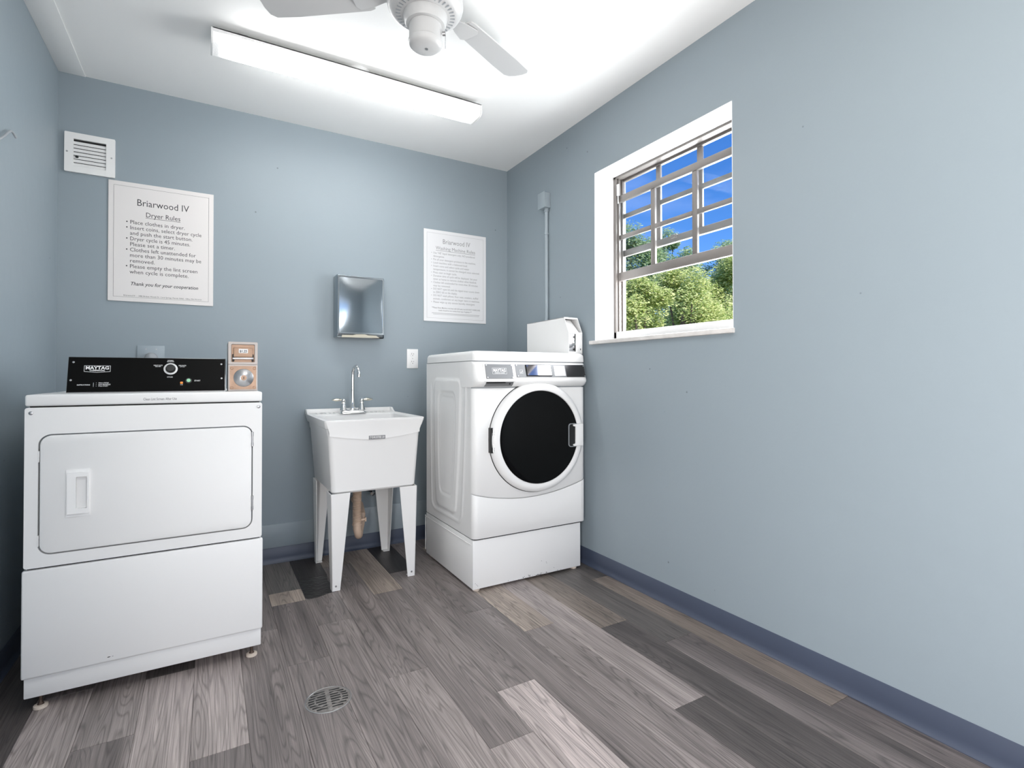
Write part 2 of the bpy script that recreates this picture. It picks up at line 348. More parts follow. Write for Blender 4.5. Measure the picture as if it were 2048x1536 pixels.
for x0, x1, segs in rows:
    y = -.002
    for ye, ck in segs:
        a, b_ = y-.0006, ye+.0006; c = .0012; z0, z1 = -.004, 0
        X0, X1 = x0+.0004, x1-.0004
        b = bmesh.new()
        lo = [b.verts.new((X0, b_, z0)), b.verts.new((X1, b_, z0)), b.verts.new((X1, a, z0)), b.verts.new((X0, a, z0))]
        md = [b.verts.new((v.co.x, v.co.y, z1-c*.6)) for v in lo]
        hi = [b.verts.new((X0+c, b_+c, z1)), b.verts.new((X1-c, b_+c, z1)), b.verts.new((X1-c, a-c, z1)), b.verts.new((X0+c, a-c, z1))]
        b.faces.new(hi)
        for A_, B_ in ((lo, md), (md, hi)):
            for i in range(4): b.faces.new((A_[i], A_[(i+1) % 4], B_[(i+1) % 4], B_[i]))
        bmesh.ops.recalc_face_normals(b, faces=b.faces[:])
        me = bpy.data.meshes.new('plank'); b.to_mesh(me); b.free()
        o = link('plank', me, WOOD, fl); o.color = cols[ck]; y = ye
random.seed(11)
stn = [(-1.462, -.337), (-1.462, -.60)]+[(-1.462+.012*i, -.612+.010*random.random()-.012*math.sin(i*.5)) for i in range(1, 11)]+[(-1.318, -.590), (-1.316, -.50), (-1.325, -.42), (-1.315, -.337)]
MB().prism(stn, lambda u, v, q: Vector((u, v, .0001+.0003*q))).obj('grime_shadow_patch', mat('floor_grime_shadow', (.022, .020, .019), .35, bump=.4, bscale=40, var=.5, vscale=25), fl)  # shadow by the sink leg and its grimy edge, painted as one dark patch
# ---- baseboards: vinyl cove base with a toe
HB = .09
def cove(name, p0, p1, nrm):
    p0 = Vector(p0); p1 = Vector(p1); nrm = Vector(nrm)
    prof = [(0, 0), (.0155, 0), (.0155, .002), (.011, .005), (.007, .011), (.0045, .02), (.0035, .03), (.0032, HB-.003), (.001, HB), (0, HB)]
    mb = MB(); mb.prism(prof, lambda u, v, t: (p0 if t == 0 else p1)+nrm*u+Vector((0, 0, v)))
    return struct(mb.obj(name, BASEB))
cove('baseboard_back', (XL, 0, 0), (0, 0, 0), (0, -1, 0))
cove('baseboard_right', (0, YF, 0), (0, 0, 0), (-1, 0, 0))
cove('baseboard_left', (XL, LY1+.062, 0), (XL, 0, 0), (1, 0, 0))
# ---- painted boards above the back baseboard, seam strip on the ceiling
struct(MB().box(-2.49, -1.235, -.007, 0, HB, .222, .001).obj('trim_1', BOARDB))
struct(MB().box(-1.165, -.02, -.004, 0, HB, .252, .001).obj('trim_2', BOARDB))
struct(MB().box(XL, -2.405, YF, -.002, H-.004, H, .001).obj('trim_3', CEIL))
# ---- window
win = struct(MB().box(.137, .150, WY0, WY1, WZ0+.02, WZ0+.074, .002).obj('window_1', ALUW))       # bottom track
def wpart(name, m, *boxes, parent=win, bev=.0015):
    mb = MB()
    for b in boxes: mb.box(*b, bev)
    return mb.obj(name, m, parent)
wpart('reveal_lining', WHITE, (.0005, .137, WY1-.003, WY1, WZ0, WZ1), (.0005, .137, WY0, WY0+.003, WZ0, WZ1), (.0005, .137, WY0, WY1, WZ1-.003, WZ1), bev=0)
wpart('exterior_reveal', STUCCO, (.205, TW+.002, WY1-.010, WY1, WZ0, WZ1), (.205, TW+.002, WY0, WY0+.010, WZ0, WZ1), (.205, TW+.03, WY0, WY1, WZ0-.02, WZ0+.01), bev=0)
wpart('frame_jamb', ALU, (.137, .205, WY1-.024, WY1-.003, WZ0+.02, WZ1-.003)); wpart('frame_jamb', ALU, (.137, .205, WY0+.003, WY0+.024, WZ0+.02, WZ1-.003))
wpart('frame_head', ALU, (.137, .205, WY0+.003, WY1-.003, WZ1-.014, WZ1-.003))
wpart('jamb_track', ALU, (.150, .154, WY1-.034, WY1-.024, WZ0+.03, WZ1-.014), (.178, .182, WY1-.034, WY1-.024, WZ0+.03, WZ1-.014))
mb = MB()
mb.box(-.018, .137, WY0-.006, WY1+.032, WZ0, WZ0+.021, .003, 2); ms = mb.obj('marble_sill', MARBLE, win)
wpart('bottom_track_rib', ALUW, (.150, .205, WY0, WY1, WZ0+.02, WZ0+.05))
def sash(x, z0, z1, ya, yb, botr, topr, name='sash'):
    """ya > yb; stiles along z, rails along y"""
    st = MB(); th = .018; sw = .030
    s0 = MB().box(x, x+th, ya-sw, ya, z0, z1, .0015).obj(name, ALU, win)
    MB().box(x, x+th, yb, yb+sw, z0, z1, .0015).obj('stile', ALU, s0)
    MB().box(x-.002, x+th, yb+sw, ya-sw, z0, z0+botr, .002).obj('rail', ALU, s0)
    MB().box(x-.002, x+th, yb+sw, ya-sw, z1-topr, z1, .002).obj('rail', ALU, s0)
    gy = (ya-sw-(yb+sw))/3; zm = (z0+botr+z1-topr)/2
    for k in (1, 2):
        yc = ya-sw-gy*k; MB().box(x+.002, x+th-.002, yc-.015, yc+.015, z0+botr, z1-topr, .002).obj('muntin', ALU, s0)
    for k in range(3):
        a = ya-sw-gy*k-(.015 if k else 0); b_ = ya-sw-gy*(k+1)+(.015 if k < 2 else 0)
        MB().box(x+.002, x+th-.002, b_, a, zm-.0125, zm+.0125, .002).obj('muntin', ALU, s0)
        for (p, q) in ((z0+botr, zm-.0125), (zm+.0125, z1-topr)): MB().box(x+.008, x+.011, b_, a, p, q).obj('pane', PANE, s0)
    return s0
si = sash(.155, 1.612, 2.100, -1.015+.036, -1.862, .048, .037)
so = sash(.186, 1.755, 2.202, -1.012+.020, -1.862, .036, .016)
MB().box(.178, .187, -1.425, -1.385, 1.775, 1.795, .003).cyl((.181, -1.405, 1.785), (-1, 0, 0), .009, .006).obj('latch', ALU, win)
pts = [(.158+.002*math.sin(i*2.2), WY1-.034+.003*math.cos(i*2.2), 1.61-.0115*i) for i in range(27)]
MB().tube(pts, .0028, 6).obj('balance_spring', STEEL, win)
MB().box(.140, .149, WY1-.040, WY1-.025, 2.10, 2.165, .001).cyl((.144, WY1-.034, 2.10), (0, 0, -1), .0035, .045, 8).obj('sash_guide', ALUW, win)
# ================================================================== ceiling light
def ceiling_light(x0, x1, y0, y1, label, e, bolt=True):
    t = thing('ceiling_light', label, 'ceiling light', ((x0+x1)/2, (y0+y1)/2, H))
    zt, zb = 2.532, 2.478
    MB().box(x0+.006, x1-.006, y0, y0+.004, zt-.012, zt+.004).box(x0+.006, x1-.006, y1-.004, y1, zt-.012, zt+.004).box(x0+.006, x1-.006, y0, y1, zt, zt+.004).obj('housing', APPL2, t)
    prof = [(y0+.004, zt), (y0+.004, zb+.014), (y0+.010, zb+.004), (y0+.02, zb), (y1-.02, zb), (y1-.010, zb+.004), (y1-.004, zb+.014), (y1-.004, zt)]
    lens = MB().prism(prof, lambda u, v, q: Vector((x0+.008 if q == 0 else x1-.008, u, v))).obj('lens', LENS, t)
    cap = [(y0, zt+.004), (y0, zb+.012), (y0+.018, zb-.003), (y1-.018, zb-.003), (y1, zb+.012), (y1, zt+.004)]
    for a in (x0, x1-.007): MB().prism(cap, lambda u, v, q: Vector((a+.007*q, u, v)), .0012, 1).obj('end_cap', APPL2, t)
    yc = (y0+y1)/2; xm = (x0+x1)/2
    MB().lathe((xm-.01, yc+.0, H), (0, 0, -1), [(.055, 0), (.055, .018), (.05, .0255)], 20).obj('junction_box', WHITE, t)
    for a in (x0+.12, x1-.12): MB().box(a-.02, a+.02, yc-.03, yc+.03, zt+.004, H, .002).obj('mounting_bracket', STEEL, t)
    ld = bpy.data.lights.new('tube_light', 'AREA'); ld.shape = 'RECTANGLE'; ld.size = x1-x0-.04; ld.size_y = y1-y0-.02; ld.energy = e; ld.color = (1, .99, .965)
    lo = bpy.data.objects.new('tube_light', ld); COL.objects.link(lo); lo.location = (xm, yc, zb-.004); lo.parent = t; lo.matrix_parent_inverse = Matrix.Translation(-t.location)
    return t
ceiling_light(-1.868, -.600, -.787, -.650, 'long white fluorescent fixture glowing on the ceiling, its prismatic lens lit', LAMP_FRONT)
ceiling_light(-1.868, -.600, -3.05, -2.91, 'added fluorescent fixture on the ceiling, unseen behind the camera, as fill light', FILL_REAR)  # fixture added out of view to brighten the room evenly
# ================================================================== ceiling fan
FX, FY = -1.20, -1.52
t = thing('ceiling_fan', 'white ceiling fan with vented motor bowl and short pull chain', 'ceiling fan', (FX, FY, H))
D = (0, 0, -1); c0 = (FX, FY, H)
MB().lathe(c0, D, [(.085, 0), (.095, .01), (.10, .05), (.105, .12), (.10, .135)], 40).obj('canopy', FANM, t)
bowl = MB().lathe(c0, D, [(.06, .135), (.125, .137), (.1345, .145), (.136, .158), (.133, .170), (.126, .182), (.112, .191), (.108, .192), (.084, .196), (.076, .1965), (.04, .197)], 64).obj('motor_housing', FANM, t)
mb = MB()
for i in range(36):
    a = 2*PI*i/36; ca, sa = math.cos(a), math.sin(a)
    mb.box(.088, .105, -.0022, .0022, -.0012, .0012, mtx=Matrix.Translation((FX, FY, H-.1944)) @ Matrix.Rotation(a, 4, 'Z'))
o = mb.obj('vent_slots', GREYP, bowl); o['kind'] = 'stuff'
MB().lathe(c0, D, [(.078, .190), (.079, .2), (.074, .222), (.069, .230), (.064, .231)], 40).obj('switch_collar', FANM, t)
sh = MB().lathe(c0, D, [(.052, .226), (.0575, .232), (.0585, .285), (.061, .288), (.061, .296), (.056, .306), (.046, .312), (.02, .314), (0, .314)], 40).obj('switch_housing', FANM, t)
MB().cyl((FX+.004, FY-.002, H-.3135), D, .006, .002, 12).obj('cap_screw', STEEL, sh)
MB().cyl((FX+.052, FY-.034, H-.262), (.84, -.54, 0), .008, .010, 12).obj('chain_boss', STEEL, sh)
mb = MB(); cx, cyy = FX+.052+.0085, FY-.034-.0055
for i in range(11): mb.lathe((cx, cyy, H-.268-i*.0046), D, [(0, -.0017), (.0015, -.0008), (.0017, 0), (.0015, .0008), (0, .0017)], 6)
mb.obj('pull_chain', STEEL, t)
for k, ang in enumerate((26, 146, 266)):
    Mx = Matrix.Translation((FX, FY, H-.125)) @ Matrix.Rotation(R(ang), 4, 'Z')
    iron = [(.09, -.018), (.15, -.014), (.20, -.035), (.25, -.045), (.265, -.03), (.265, .03), (.25, .045), (.20, .035), (.15, .014), (.09, .018)]
    MB().prism(iron, lambda u, v, q: Mx @ Vector((u, v, -.004*q)), .0008, 1).obj('blade_iron', FANM, t)
    bl = [(.20, -.050), (.22, -.057), (.50, -.068), (.585, -.066), (.605, -.050), (.612, -.02), (.612, .02), (.605, .050), (.585, .066), (.50, .068), (.22, .057), (.20, .050)]
    tilt = Matrix.Rotation(R(10), 4, 'X')
    MB().prism(bl, lambda u, v, q: Mx @ tilt @ Vector((u, v, .006*q+.0095)), .001, 1).obj('blade', FANM, t)
# ================================================================== vent grille
vx0, vx1, vz0, vz1 = -2.483, -2.285, 2.075, 2.269
t = thing('vent_grille', 'white louvred vent grille high on the back wall by the left corner', 'vent', ((vx0+vx1)/2, 0, (vz0+vz1)/2))
MB().frame(rr(vx0, vx1, vz0, vz1, .004), rr(vx0+.034, vx1-.036, vz0+.030, vz1-.030, .001), FR(-.013, -.001)).obj('grille_frame', APPL2, t)
MB().box(vx0+.034, vx1-.036, -.0025, -.0005, vz0+.030, vz1-.030).obj('duct_backing', DARK, t)
n = 8; zz0, zz1 = vz0+.030, vz1-.030-.010; dz = (zz1-zz0)/7
for k in range(7):
    zc = zz0+dz*(k+.5); Mx = Matrix.Translation((0, -.0075, zc)) @ Matrix.Rotation(R(-20), 4, 'X')
    MB().box(vx0+.034, vx1-.036, -.0007, .0007, -dz*.47, dz*.47, mtx=Mx).obj('louvre', APPL2, t)
for a in (vx0+.010, vx1-.014): MB().lathe((a, -.013, (vz0+vz1)/2), (0, -1, 0), [(.0042, 0), (.0038, .0012), (0, .0018)], 12).obj('screw', STEEL, t)
MB().cyl((vx0+.048, -.0085, 2.152), (0, -1, 0), .0065, .004, 12).obj('damper_knob', BLACK, t)
# ================================================================== rule signs
def sign(x0, x1, z0, z1, m, label, lines, rects, sub=None, ink=INK):
    t = thing('rules_sign', label, 'sign', ((x0+x1)/2, 0, (z0+z1)/2))
    MB().box(x0, x1, -.006, -.0005, z0, z1, .0008, 1).obj('board', m, t)
    Mx = face_mtx((x0, -.0062, z0), (1, 0, 0), (0, 0, 1)); W_, H_ = x1-x0, z1-z0
    b = .022; th = .0009
    MB().frame([(b, b), (W_-b, b), (W_-b, H_-b), (b, H_-b)], [(b+th, b+th), (W_-b-th, b+th), (W_-b-th, H_-b-th), (b+th, H_-b-th)], lambda u, v, q: Mx @ Vector((u, v, .0004*q))).obj('border_line', ink, t)
    for r_ in rects: flat_boxes(MB(), [r_], Mx).obj('underline', ink, t)
    text_parts(lines, Mx, 'text_line', ink, t)
    return t
s = .612/1350      # metres per unit of the sign's own drawing (x 0..1020, y 0..1350 downward)
def L1(st, x, y, sz, al='LEFT', sh=0, bo=0, wd=0): return (st, x*s, .612-y*s, sz*s, al, sh, bo, wd*s)
l1 = [L1('Briarwood IV', 510, 255, 108, 'CENTER', wd=500), L1('Dryer Rules', 510, 375, 78, 'CENTER', wd=330)]
yy = 470
for st, bul in (('Place clothes in dryer.', 1), ('Insert coins, select dryer cycle', 1), ('and push the start button.', 0), ('Dryer cycle is 45 minutes.', 1), ('Please set a timer.', 0), ('Clothes left unattended for', 1), ('more than 30 minutes may be', 0), ('removed.', 0), ('Please empty the lint screen', 1), ('when cycle is complete.', 0)):
    if bul: l1.append(L1('\u2022', 158, yy, 62))
    l1.append(L1(st, 196, yy, 62, wd={'Insert coins, select dryer cycle': 690, 'more than 30 minutes may be': 690, 'Place clothes in dryer.': 520, 'and push the start button.': 600, 'Dryer cycle is 45 minutes.': 575, 'Please set a timer.': 425, 'Clothes left unattended for': 635, 'removed.': 230, 'Please empty the lint screen': 650, 'when cycle is complete.': 565}[st])); yy += 62.5
l1 += [L1('Thank you for your cooperation', 530, 1165, 56, 'CENTER', .25, .0003, 650), L1('Briarwood IV  -  3485 Broken Woods Dr. Coral Springs, Florida 33065 - Office 954-752-2121', 520, 1290, 22, 'CENTER', wd=750)]
rc = [((510-168)*s, (510+168)*s, .612-388*s, .612-384*s)]
sign(-2.312, -1.852, 1.456, 2.067, PAPER, 'large white sign headed Dryer Rules on the back wall above the dryer', l1, rc)
s = .616/1300
def L2(st, x, y, sz, al='LEFT', sh=0, bo=0, wd=0): return (st, x*s, .616-y*s, sz*s, al, sh, bo, wd*s)
l2 = [L2('Briarwood IV', 500, 185, 96, 'CENTER', wd=430), L2('Washing Machine Rules', 490, 275, 68, 'CENTER', wd=620)]
yy = 340; B = .0005
for st, bul, wd in (('Use "HE" liquid detergent only, NO powdered', 1, 650), ('detergents.', 0, 170), ('Put all your detergent products in the machine.', 1, 665), ('Load machine with a balanced load.', 1, 530), ('Insert coins and select cycle and water', 1, 560), ('temperature, it cannot be changed once selected.', 0, 730), ('Press start to begin cycle.', 1, 360), ('Duration time of cycle will be displayed. Set your', 1, 690), ('timer at home to remove clothes when finished.', 0, 680), ('Clothes left unattended for more than 30 minutes', 1, 700), ('may be removed.', 0, 260), ('DO NOT open lid until the digital timer counts down', 1, 725), ('to ZERO (0) on the display.', 0, 370), ('DO NOT wash pillows, floor mats, sneakers, stuffed', 1, 705), ('animals, comforters or any larger items in machines.', 0, 730), ('Please wipe up any excess laundry detergent', 1, 650)):
    if bul: l2.append(L2('\u2022', 108, yy, 40))
    l2.append(L2(st, 140, yy, 40, wd=wd)); yy += 46.5
l2 += [L2('**Please Note: Machine runs best with full loads, but DO NOT OVERLOAD', 500, 1115, 30, 'CENTER', 0, .0002, 760), L2('Loads should be two inches from top of agitator.**', 480, 1150, 28, 'CENTER', 0, .0002, 520)]
rc = [((490-310)*s, (490+310)*s, .616-292*s, .616-287*s), (120*s, 870*s, .616-1184*s, .616-1179*s), (140*s, 860*s, .616-1200*s, .616-1196*s)]
sign(-.640, -.176, 1.441, 2.057, PAPERW, 'white sign headed Washing Machine Rules on the back wall near the right corner', l2, rc, ink=GREYTXT)
# ================================================================== towel dispenser
x0, x1, z0, z1 = -1.217, -.930, 1.300, 1.680
t = thing('paper_towel_dispenser', 'polished steel paper towel dispenser on the back wall above the sink', 'towel dispenser', ((x0+x1)/2, 0, (z0+z1)/2))
MB().loops([[Vector((a, y, b)) for a, b in rr(x0+i, x1-i, z0+j, z1-i, .006+i)] for y, i, j in ((0, 0, .006), (-.085, 0, .006), (-.094, .003, .014), (-.099, .012, .034))], caps=False).obj('cabinet', STAIN, t)
N = 14; b = bmesh.new(); g = [[b.verts.new((x0+.011+(x1-x0-.022)*i/N, -.098-.006*(math.sin(PI*i/N)*math.sin(PI*j/N))**.7+.0, z0+.033+(z1-.011-z0-.033)*j/N)) for j in range(N+1)] for i in range(N+1)]
for i in range(N):
    for j in range(N): b.faces.new((g[i][j], g[i+1][j], g[i+1][j+1], g[i][j+1]))
m_ = MB(); m_._add(b, True); m_.obj('front_cover', STAIN, t)
MB().frame(rr(x0+.006, x1-.006, z0+.028, z1-.006, .006), rr(x0+.014, x1-.014, z0+.036, z1-.014, .004), FR(-.094, -.101), True).obj('cover_rim', CHROME, t)
MB().prism([(-.097, z0+.026), (-.080, z0+.003), (-.06, z0+.006), (-.06, z0+.026)], lambda u, v, q: Vector((x0+.015 if q == 0 else x1-.015, u, v))).obj('slot_lip', STEEL, t)
MB().prism([(x0+.03, z0+.006), (x1-.03, z0+.008), (x1-.055, z0+.020), ((x0+x1)/2+.04, z0+.021), ((x0+x1)/2+.02, z0+.026), ((x0+x1)/2-.03, z0+.025), ((x0+x1)/2-.05, z0+.019), (x0+.03, z0+.018)], lambda u, v, q: Vector((u, -.0935-(.9*(v-z0-.012))*.75-.003*q, v))).obj('paper_towel', TOWEL, t)
# ================================================================== outlets, conduit, hook, valve
def outlet(x0, x1, z0, z1, name, label):
    t = thing(name, label, 'outlet', ((x0+x1)/2, 0, (z0+z1)/2))
    MB().box(x0, x1, -.006, 0, z0, z1, .002).obj('cover_plate', APPL2, t); return t
t = outlet(-.755, -.679, 1.124, 1.250, 'wall_outlet', 'white duplex outlet on the back wall between sink and washer')
xm = -.717
for zc in (1.213, 1.163):
    f = MB().lathe((xm, -.006, zc), (0, -1, 0), [(.0172, 0), (.0165, .0018), (0, .0022)], 28).obj('receptacle', APPL, t)
    MB().box(xm-.0075, xm-.0055, -.0089, -.0080, zc+.001, zc+.010).box(xm+.0050, xm+.0070, -.0089, -.0080, zc+.002, zc+.009).cyl((xm, -.0080, zc-.006), (0, -1, 0), .0024, .0009, 10).obj('slots', BLACK, f)
MB().cyl((xm, -.006, 1.188), (0, -1, 0), .003, .001, 10).obj('screw', STEEL, t)
t = outlet(-2.190, -2.071, 1.112, 1.233, 'dryer_outlet', 'square painted outlet plate on the back wall behind the dryer console')
t.children[0].data.materials[0] = PAINTB
xm = -2.130
MB().lathe((xm, -.006, 1.165), (0, -1, 0), [(.032, 0), (.031, .004), (0, .005)], 30).obj('receptacle', GREYP, t)
for a in (-.022, .022): MB().cyl((xm+a, -.006, 1.214), (0, -1, 0), .003, .001, 10).obj('screw', STEEL, t)
t = thing('power_plug', 'grey round dryer plug pushed into the plate behind the console', 'plug', (-2.130, -.011, 1.165))
MB().lathe((xm, -.011, 1.165), (0, -1, 0), [(.027, 0), (.028, .012), (.024, .026), (.014, .034), (0, .035)], 30).obj('plug_body', GREYP, t)
MB().tube([(xm, -.035, 1.160), (xm, -.055, 1.13), (xm, -.06, 1.05), (xm+.02, -.08, .8), (xm, -.2, .5), (xm, -.36, .4)], .007, 10).obj('cord', GREYP, t)
t = thing('electrical_conduit', 'slim painted conduit with small box on the right wall behind the washer', 'conduit', (0, -.53, 1.4))
MB().box(-.045, 0, -.560, -.488, 2.140, 2.235, .003).obj('junction_box', PAINTB, t)
MB().box(-.049, -.045, -.563, -.485, 2.137, 2.238, .0015).obj('box_cover', PAINTB, t)
MB().tube([(-.0125, -.531, 2.14), (-.0125, -.531, 1.6), (-.0125, -.531, .95)], .0115, 14).cyl((-.0125, -.531, 2.14), (0, 0, -1), .0155, .022, 14).obj('pipe', PAINTB, t)
MB().cyl((-.0125, -.531, 1.985), (0, 0, -1), .0145, .012, 14).box(-.006, 0, -.531, -.492, 1.973, 1.985, .001).obj('strap', PAINTB, t)
pts = [(XL, -.792, 1.955), (XL+.012, -.80, 1.950), (XL+.03, -.815, 1.938), (XL+.046, -.80, 1.935), (XL+.052, -.77, 1.948), (XL+.050, -.745, 1.962), (XL+.040, -.725, 1.967), (XL+.030, -.715, 1.958)]
pts = [(XL, -.86, 1.885), (XL+.012, -.85, 1.892), (XL+.016, -.82, 1.915), (XL+.016, -.78, 1.945), (XL+.016, -.75, 1.962), (XL+.017, -.73, 1.965), (XL+.022, -.715, 1.952)]
tag(MB().tube(pts, .004, 8).obj('wire_hook', GREYP), 'bent grey wire hook sticking out of the left wall', 'hook')
t = thing('shutoff_valve', 'small chrome water valve on the wall under the sink', 'valve', (-1.006, -.03, .34))
MB().lathe((-1.006, -.0005, .375), (0, -1, 0), [(.024, 0), (.022, .004), (.012, .008)], 20).obj('escutcheon', BLACK, t)
MB().tube([(-1.006, 0, .375), (-1.006, -.05, .375)], .008, 10).tube([(-1.006, -.045, .36), (-1.006, -.045, .40)], .009, 10).tube([(-1.006, -.045, .37), (-.996, -.065, .352)], .006, 8).obj('valve_body', BLACK, t)
MB().lathe((-.997, -.064, .352), (.3, -.8, -.4), [(.006, 0), (.016, .002), (.018, .006), (.014, .012), (0, .014)], 8, smooth=False).obj('valve_knob', CHROME, t)
MB().tube([(-1.006, -.045, .40), (-1.006, -.032, .50), (-1.02, -.028, .80)], .005, 8).obj('supply_hose', GREYP, t)
# ================================================================== laundry sink
t = thing('laundry_sink', 'white utility tub sink on four tapered legs under the towel dispenser', 'sink', (-1.12, -.3, 0))
xa, xb, ya, yb = -1.358, -.884, -.600, -.045     # body top at z .775
def rect(x0, x1, y0, y1, z, r=.018, n=4): return [Vector((u, v, z)) for u, v in rr(x0, x1, y0, y1, r, n)]
rings = [rect(-1.330, -.908, -.575, -.075, .481, .022), rect(-1.338, -.902, -.583, -.068, .490, .024), rect(xa, xb, ya, yb, .772, .024),
         rect(xa-.003, xb+.003, ya-.002, yb+.002, .778, .024), rect(xa-.006, xb+.006, ya-.004, yb+.004, .806, .022), rect(xa-.014, xb+.012, ya-.010, yb+.012, .812, .020),
         rect(xa-.021, xb+.020, ya-.018, -.012, .842, .016), rect(xa-.022, xb+.021, ya-.019, -.010, .852, .015),
         rect(xa-.014, xb+.012, ya-.010, -.018, .855, .014), rect(xa-.002, xb-.002, ya+.004, -.150, .853, .020), rect(xa+.006, xb-.010, ya+.012, -.158, .845, .024),
         rect(xa+.030, xb-.034, ya+.040, -.185, .52, .03), rect(xa+.05, xb-.05, ya+.06, -.205, .505, .03), rect(xa+.2, xb-.2, ya+.2, -.33, .500, .01)]
basin = MB().loops(rings).obj('basin', SINKM, t)
# raised splash back with sloping ends
bs = MB().box(xa-.020, xb+.020, -.024, -.006, .850, .878, .006)
for xx in (xa-.021, xb+.009): bs.prism([(-.008, .850), (-.008, .878), (-.05, .877), (-.075, .862), (-.10, .854)], lambda u, v, q: Vector((xx+.012*q, u, v)), .002, 1)
bs.obj('splash_back', SINKM, t)
mb = MB()
for k in range(5):
    for xc in (-1.325+k*.024, -1.035+k*.026): mb.box(xc-.0045, xc+.0045, -.118, -.070, .8545, .8575, .0012, 1)
o = mb.obj('soap_ridges', SINKM, t); o['kind'] = 'stuff'
# bowed seam under the apron and the maker's plate
pts = [(xa-.0, ya-.0035, .7745)]+[(xa+.02+(xb-xa-.04)*i/20, ya-.0045, .775-.026*math.sin(PI*i/20)) for i in range(21)]
sec = []
for i in range(25):
    q = i/24; xt = xa-.014+(xb-xa+.028)*q; xm_ = xa+.004+(xb-xa-.008)*q; zs = .7745-.026*math.sin(PI*q)
    sec.append([Vector((xt, ya-.0198, .846)), Vector((xm_, ya-.0075, .790)), Vector((xm_, ya-.0062, zs)), Vector((xm_, ya+.006, zs)), Vector((xt, ya+.002, .846))])
MB().loops(sec).obj('apron', SINKM, t)
pl = MB().box(-1.160, -1.075, ya-.0086, ya-.005, .747, .767, .0008, 1).obj('maker_plate', GREYTXT, t)
Mx = face_mtx((-1.158, ya-.0090, .749), (1, 0, 0), (0, 0, 1))
text_parts([('M', .003, .003, .018, 'LEFT', 0, .0003), ('MUSTEE', .0195, .004, .0155, 'LEFT', 0, .0003, .042), ('20', .066, .004, .0150, 'LEFT', 0, .0002, .012)], Mx, 'plate_lettering', WINK, pl)
def leg(cx, cy, sx, sy, zt):
    """corner leg: outer corner at (cx, cy); flanges run towards sx, sy"""
    mb = MB(); th = .004; w1, w2, hz = .096, .040, zt
    mb.prism([(0, 0), (w2, 0), (w1, hz), (0, hz)], lambda u, v, q: Vector((cx+sx*u+(-sx*.009)*(v/hz), cy+sy*(th*q)-sy*.008*(v/hz), v)), .0008, 1)
    mb.prism([(0, 0), (w2, 0), (w1+.01, hz), (0, hz)], lambda u, v, q: Vector((cx+sx*(th*q)-sx*.009*(v/hz), cy+sy*u-sy*.008*(v/hz), v)), .0008, 1)
    mb.box(min(cx+sx*.002, cx+sx*.036), max(cx+sx*.002, cx+sx*.036), min(cy+sy*.002, cy+sy*.036), max(cy+sy*.002, cy+sy*.036), 0, .003)
    o = mb.obj('leg', APPL2, t)
    MB().lathe((cx+sx*.019, cy, .024), (0, -1 if sy > 0 else 1, 0), [(.0055, -.001), (.005, .0015), (0, .002)], 10).obj('leg_screw', STEEL, o)
for a in ((-1.336, -.585, 1, 1), (-.906, -.585, -1, 1), (-1.336, -.090, 1, -1), (-.906, -.090, -1, -1)): leg(*a, .484)
# faucet
fc = MB().loops([rect(-1.205, -1.057, -.165, -.105, .8548, .012), rect(-1.203, -1.059, -.163, -.107, .862, .012), rect(-1.190, -1.072, -.156, -.114, .872, .010), rect(-1.186, -1.076, -.153, -.117, .874, .008)]).obj('faucet', CHROME, t)
MB().box(-1.178, -1.084, -.1585, -.150, .861, .867, mtx=None).obj('base_inset', STEEL, fc)
bell = [(.021, 0), (.019, .008), (.016, .020), (.012, .034), (.0105, .040), (.0135, .044), (.0105, .048)]
MB().lathe((-1.132, -.135, .872), (0, 0, 1), [(.017, 0), (.0165, .010), (.0135, .024), (.0105, .038), (.0095, .046)], 24).obj('spout_base', CHROME, fc)
zt = .872; pts = [(-1.132, -.135, zt+.03), (-1.132, -.135, zt+.12), (-1.132, -.135, 1.075)]
for i in range(1, 13): a = PI*i/12*1.05; pts.append((-1.132+.014*(1-math.cos(a))/2, -.135-.045*(1-math.cos(a)), 1.085+.045*math.sin(a)))
MB().tube(pts, .0092, 16).cyl(Vector(pts[-1])+Vector((0, 0, .004)), (0, 0, -1), .0102, .014, 18).obj('spout', CHROME, fc)
for sx in (-1, 1):
    x = -1.132+sx*.053
    MB().lathe((x, -.135, .872), (0, 0, 1), bell+[(.012, .055), (.0125, .062), (.009, .068), (0, .071)], 24).obj('valve_stem', CHROME, fc)
    MB().lathe((x, -.135, .934), (sx, .02, .0), [(.004, .008), (.004, .012), (.007, .018), (.0085, .030), (.008, .045), (.0055, .056), (.003, .060), (.0045, .063), (0, .067)], 16).obj('lever_handle', BRASS, fc)
# drain hose under the bowl
px, py = -1.145, -.30
mb = MB(); prof = []
for i in range(27): prof += [(.0215, .0+i*.0088), (.0255, .0+i*.0088+.0044)]
mb.lathe((px, py, .485), (0, 0, -1), prof, 28, smooth=False)
hs_ = mb.obj('drain_hose', BEIGE, t)
ub = [(px, py, .252)]+[(px+.004*i, py+.040*(1-math.cos(PI*i/10)), .215-.048*math.sin(PI*i/10)) for i in range(11)]+[(px+.045, py+.08, .27), (px+.05, py+.15, .31), (px+.05, -.028, .32)]
MB().tube(ub, .0225, 18).obj('trap_bend', BEIGE, t)
MB().cyl((px+.022, py-.005, .262), (1, -.2, .15), .007, .020, 10).box(px+.040, px+.047, py-.024, py-.004, .253, .277, .002).obj('clamp_screw', BEIGE, t)
MB().lathe((px, py, .244), (0, 0, -1), [(.026, 0), (.027, .006), (.025, .012)], 24).obj('clamp_band', BEIGE, t)
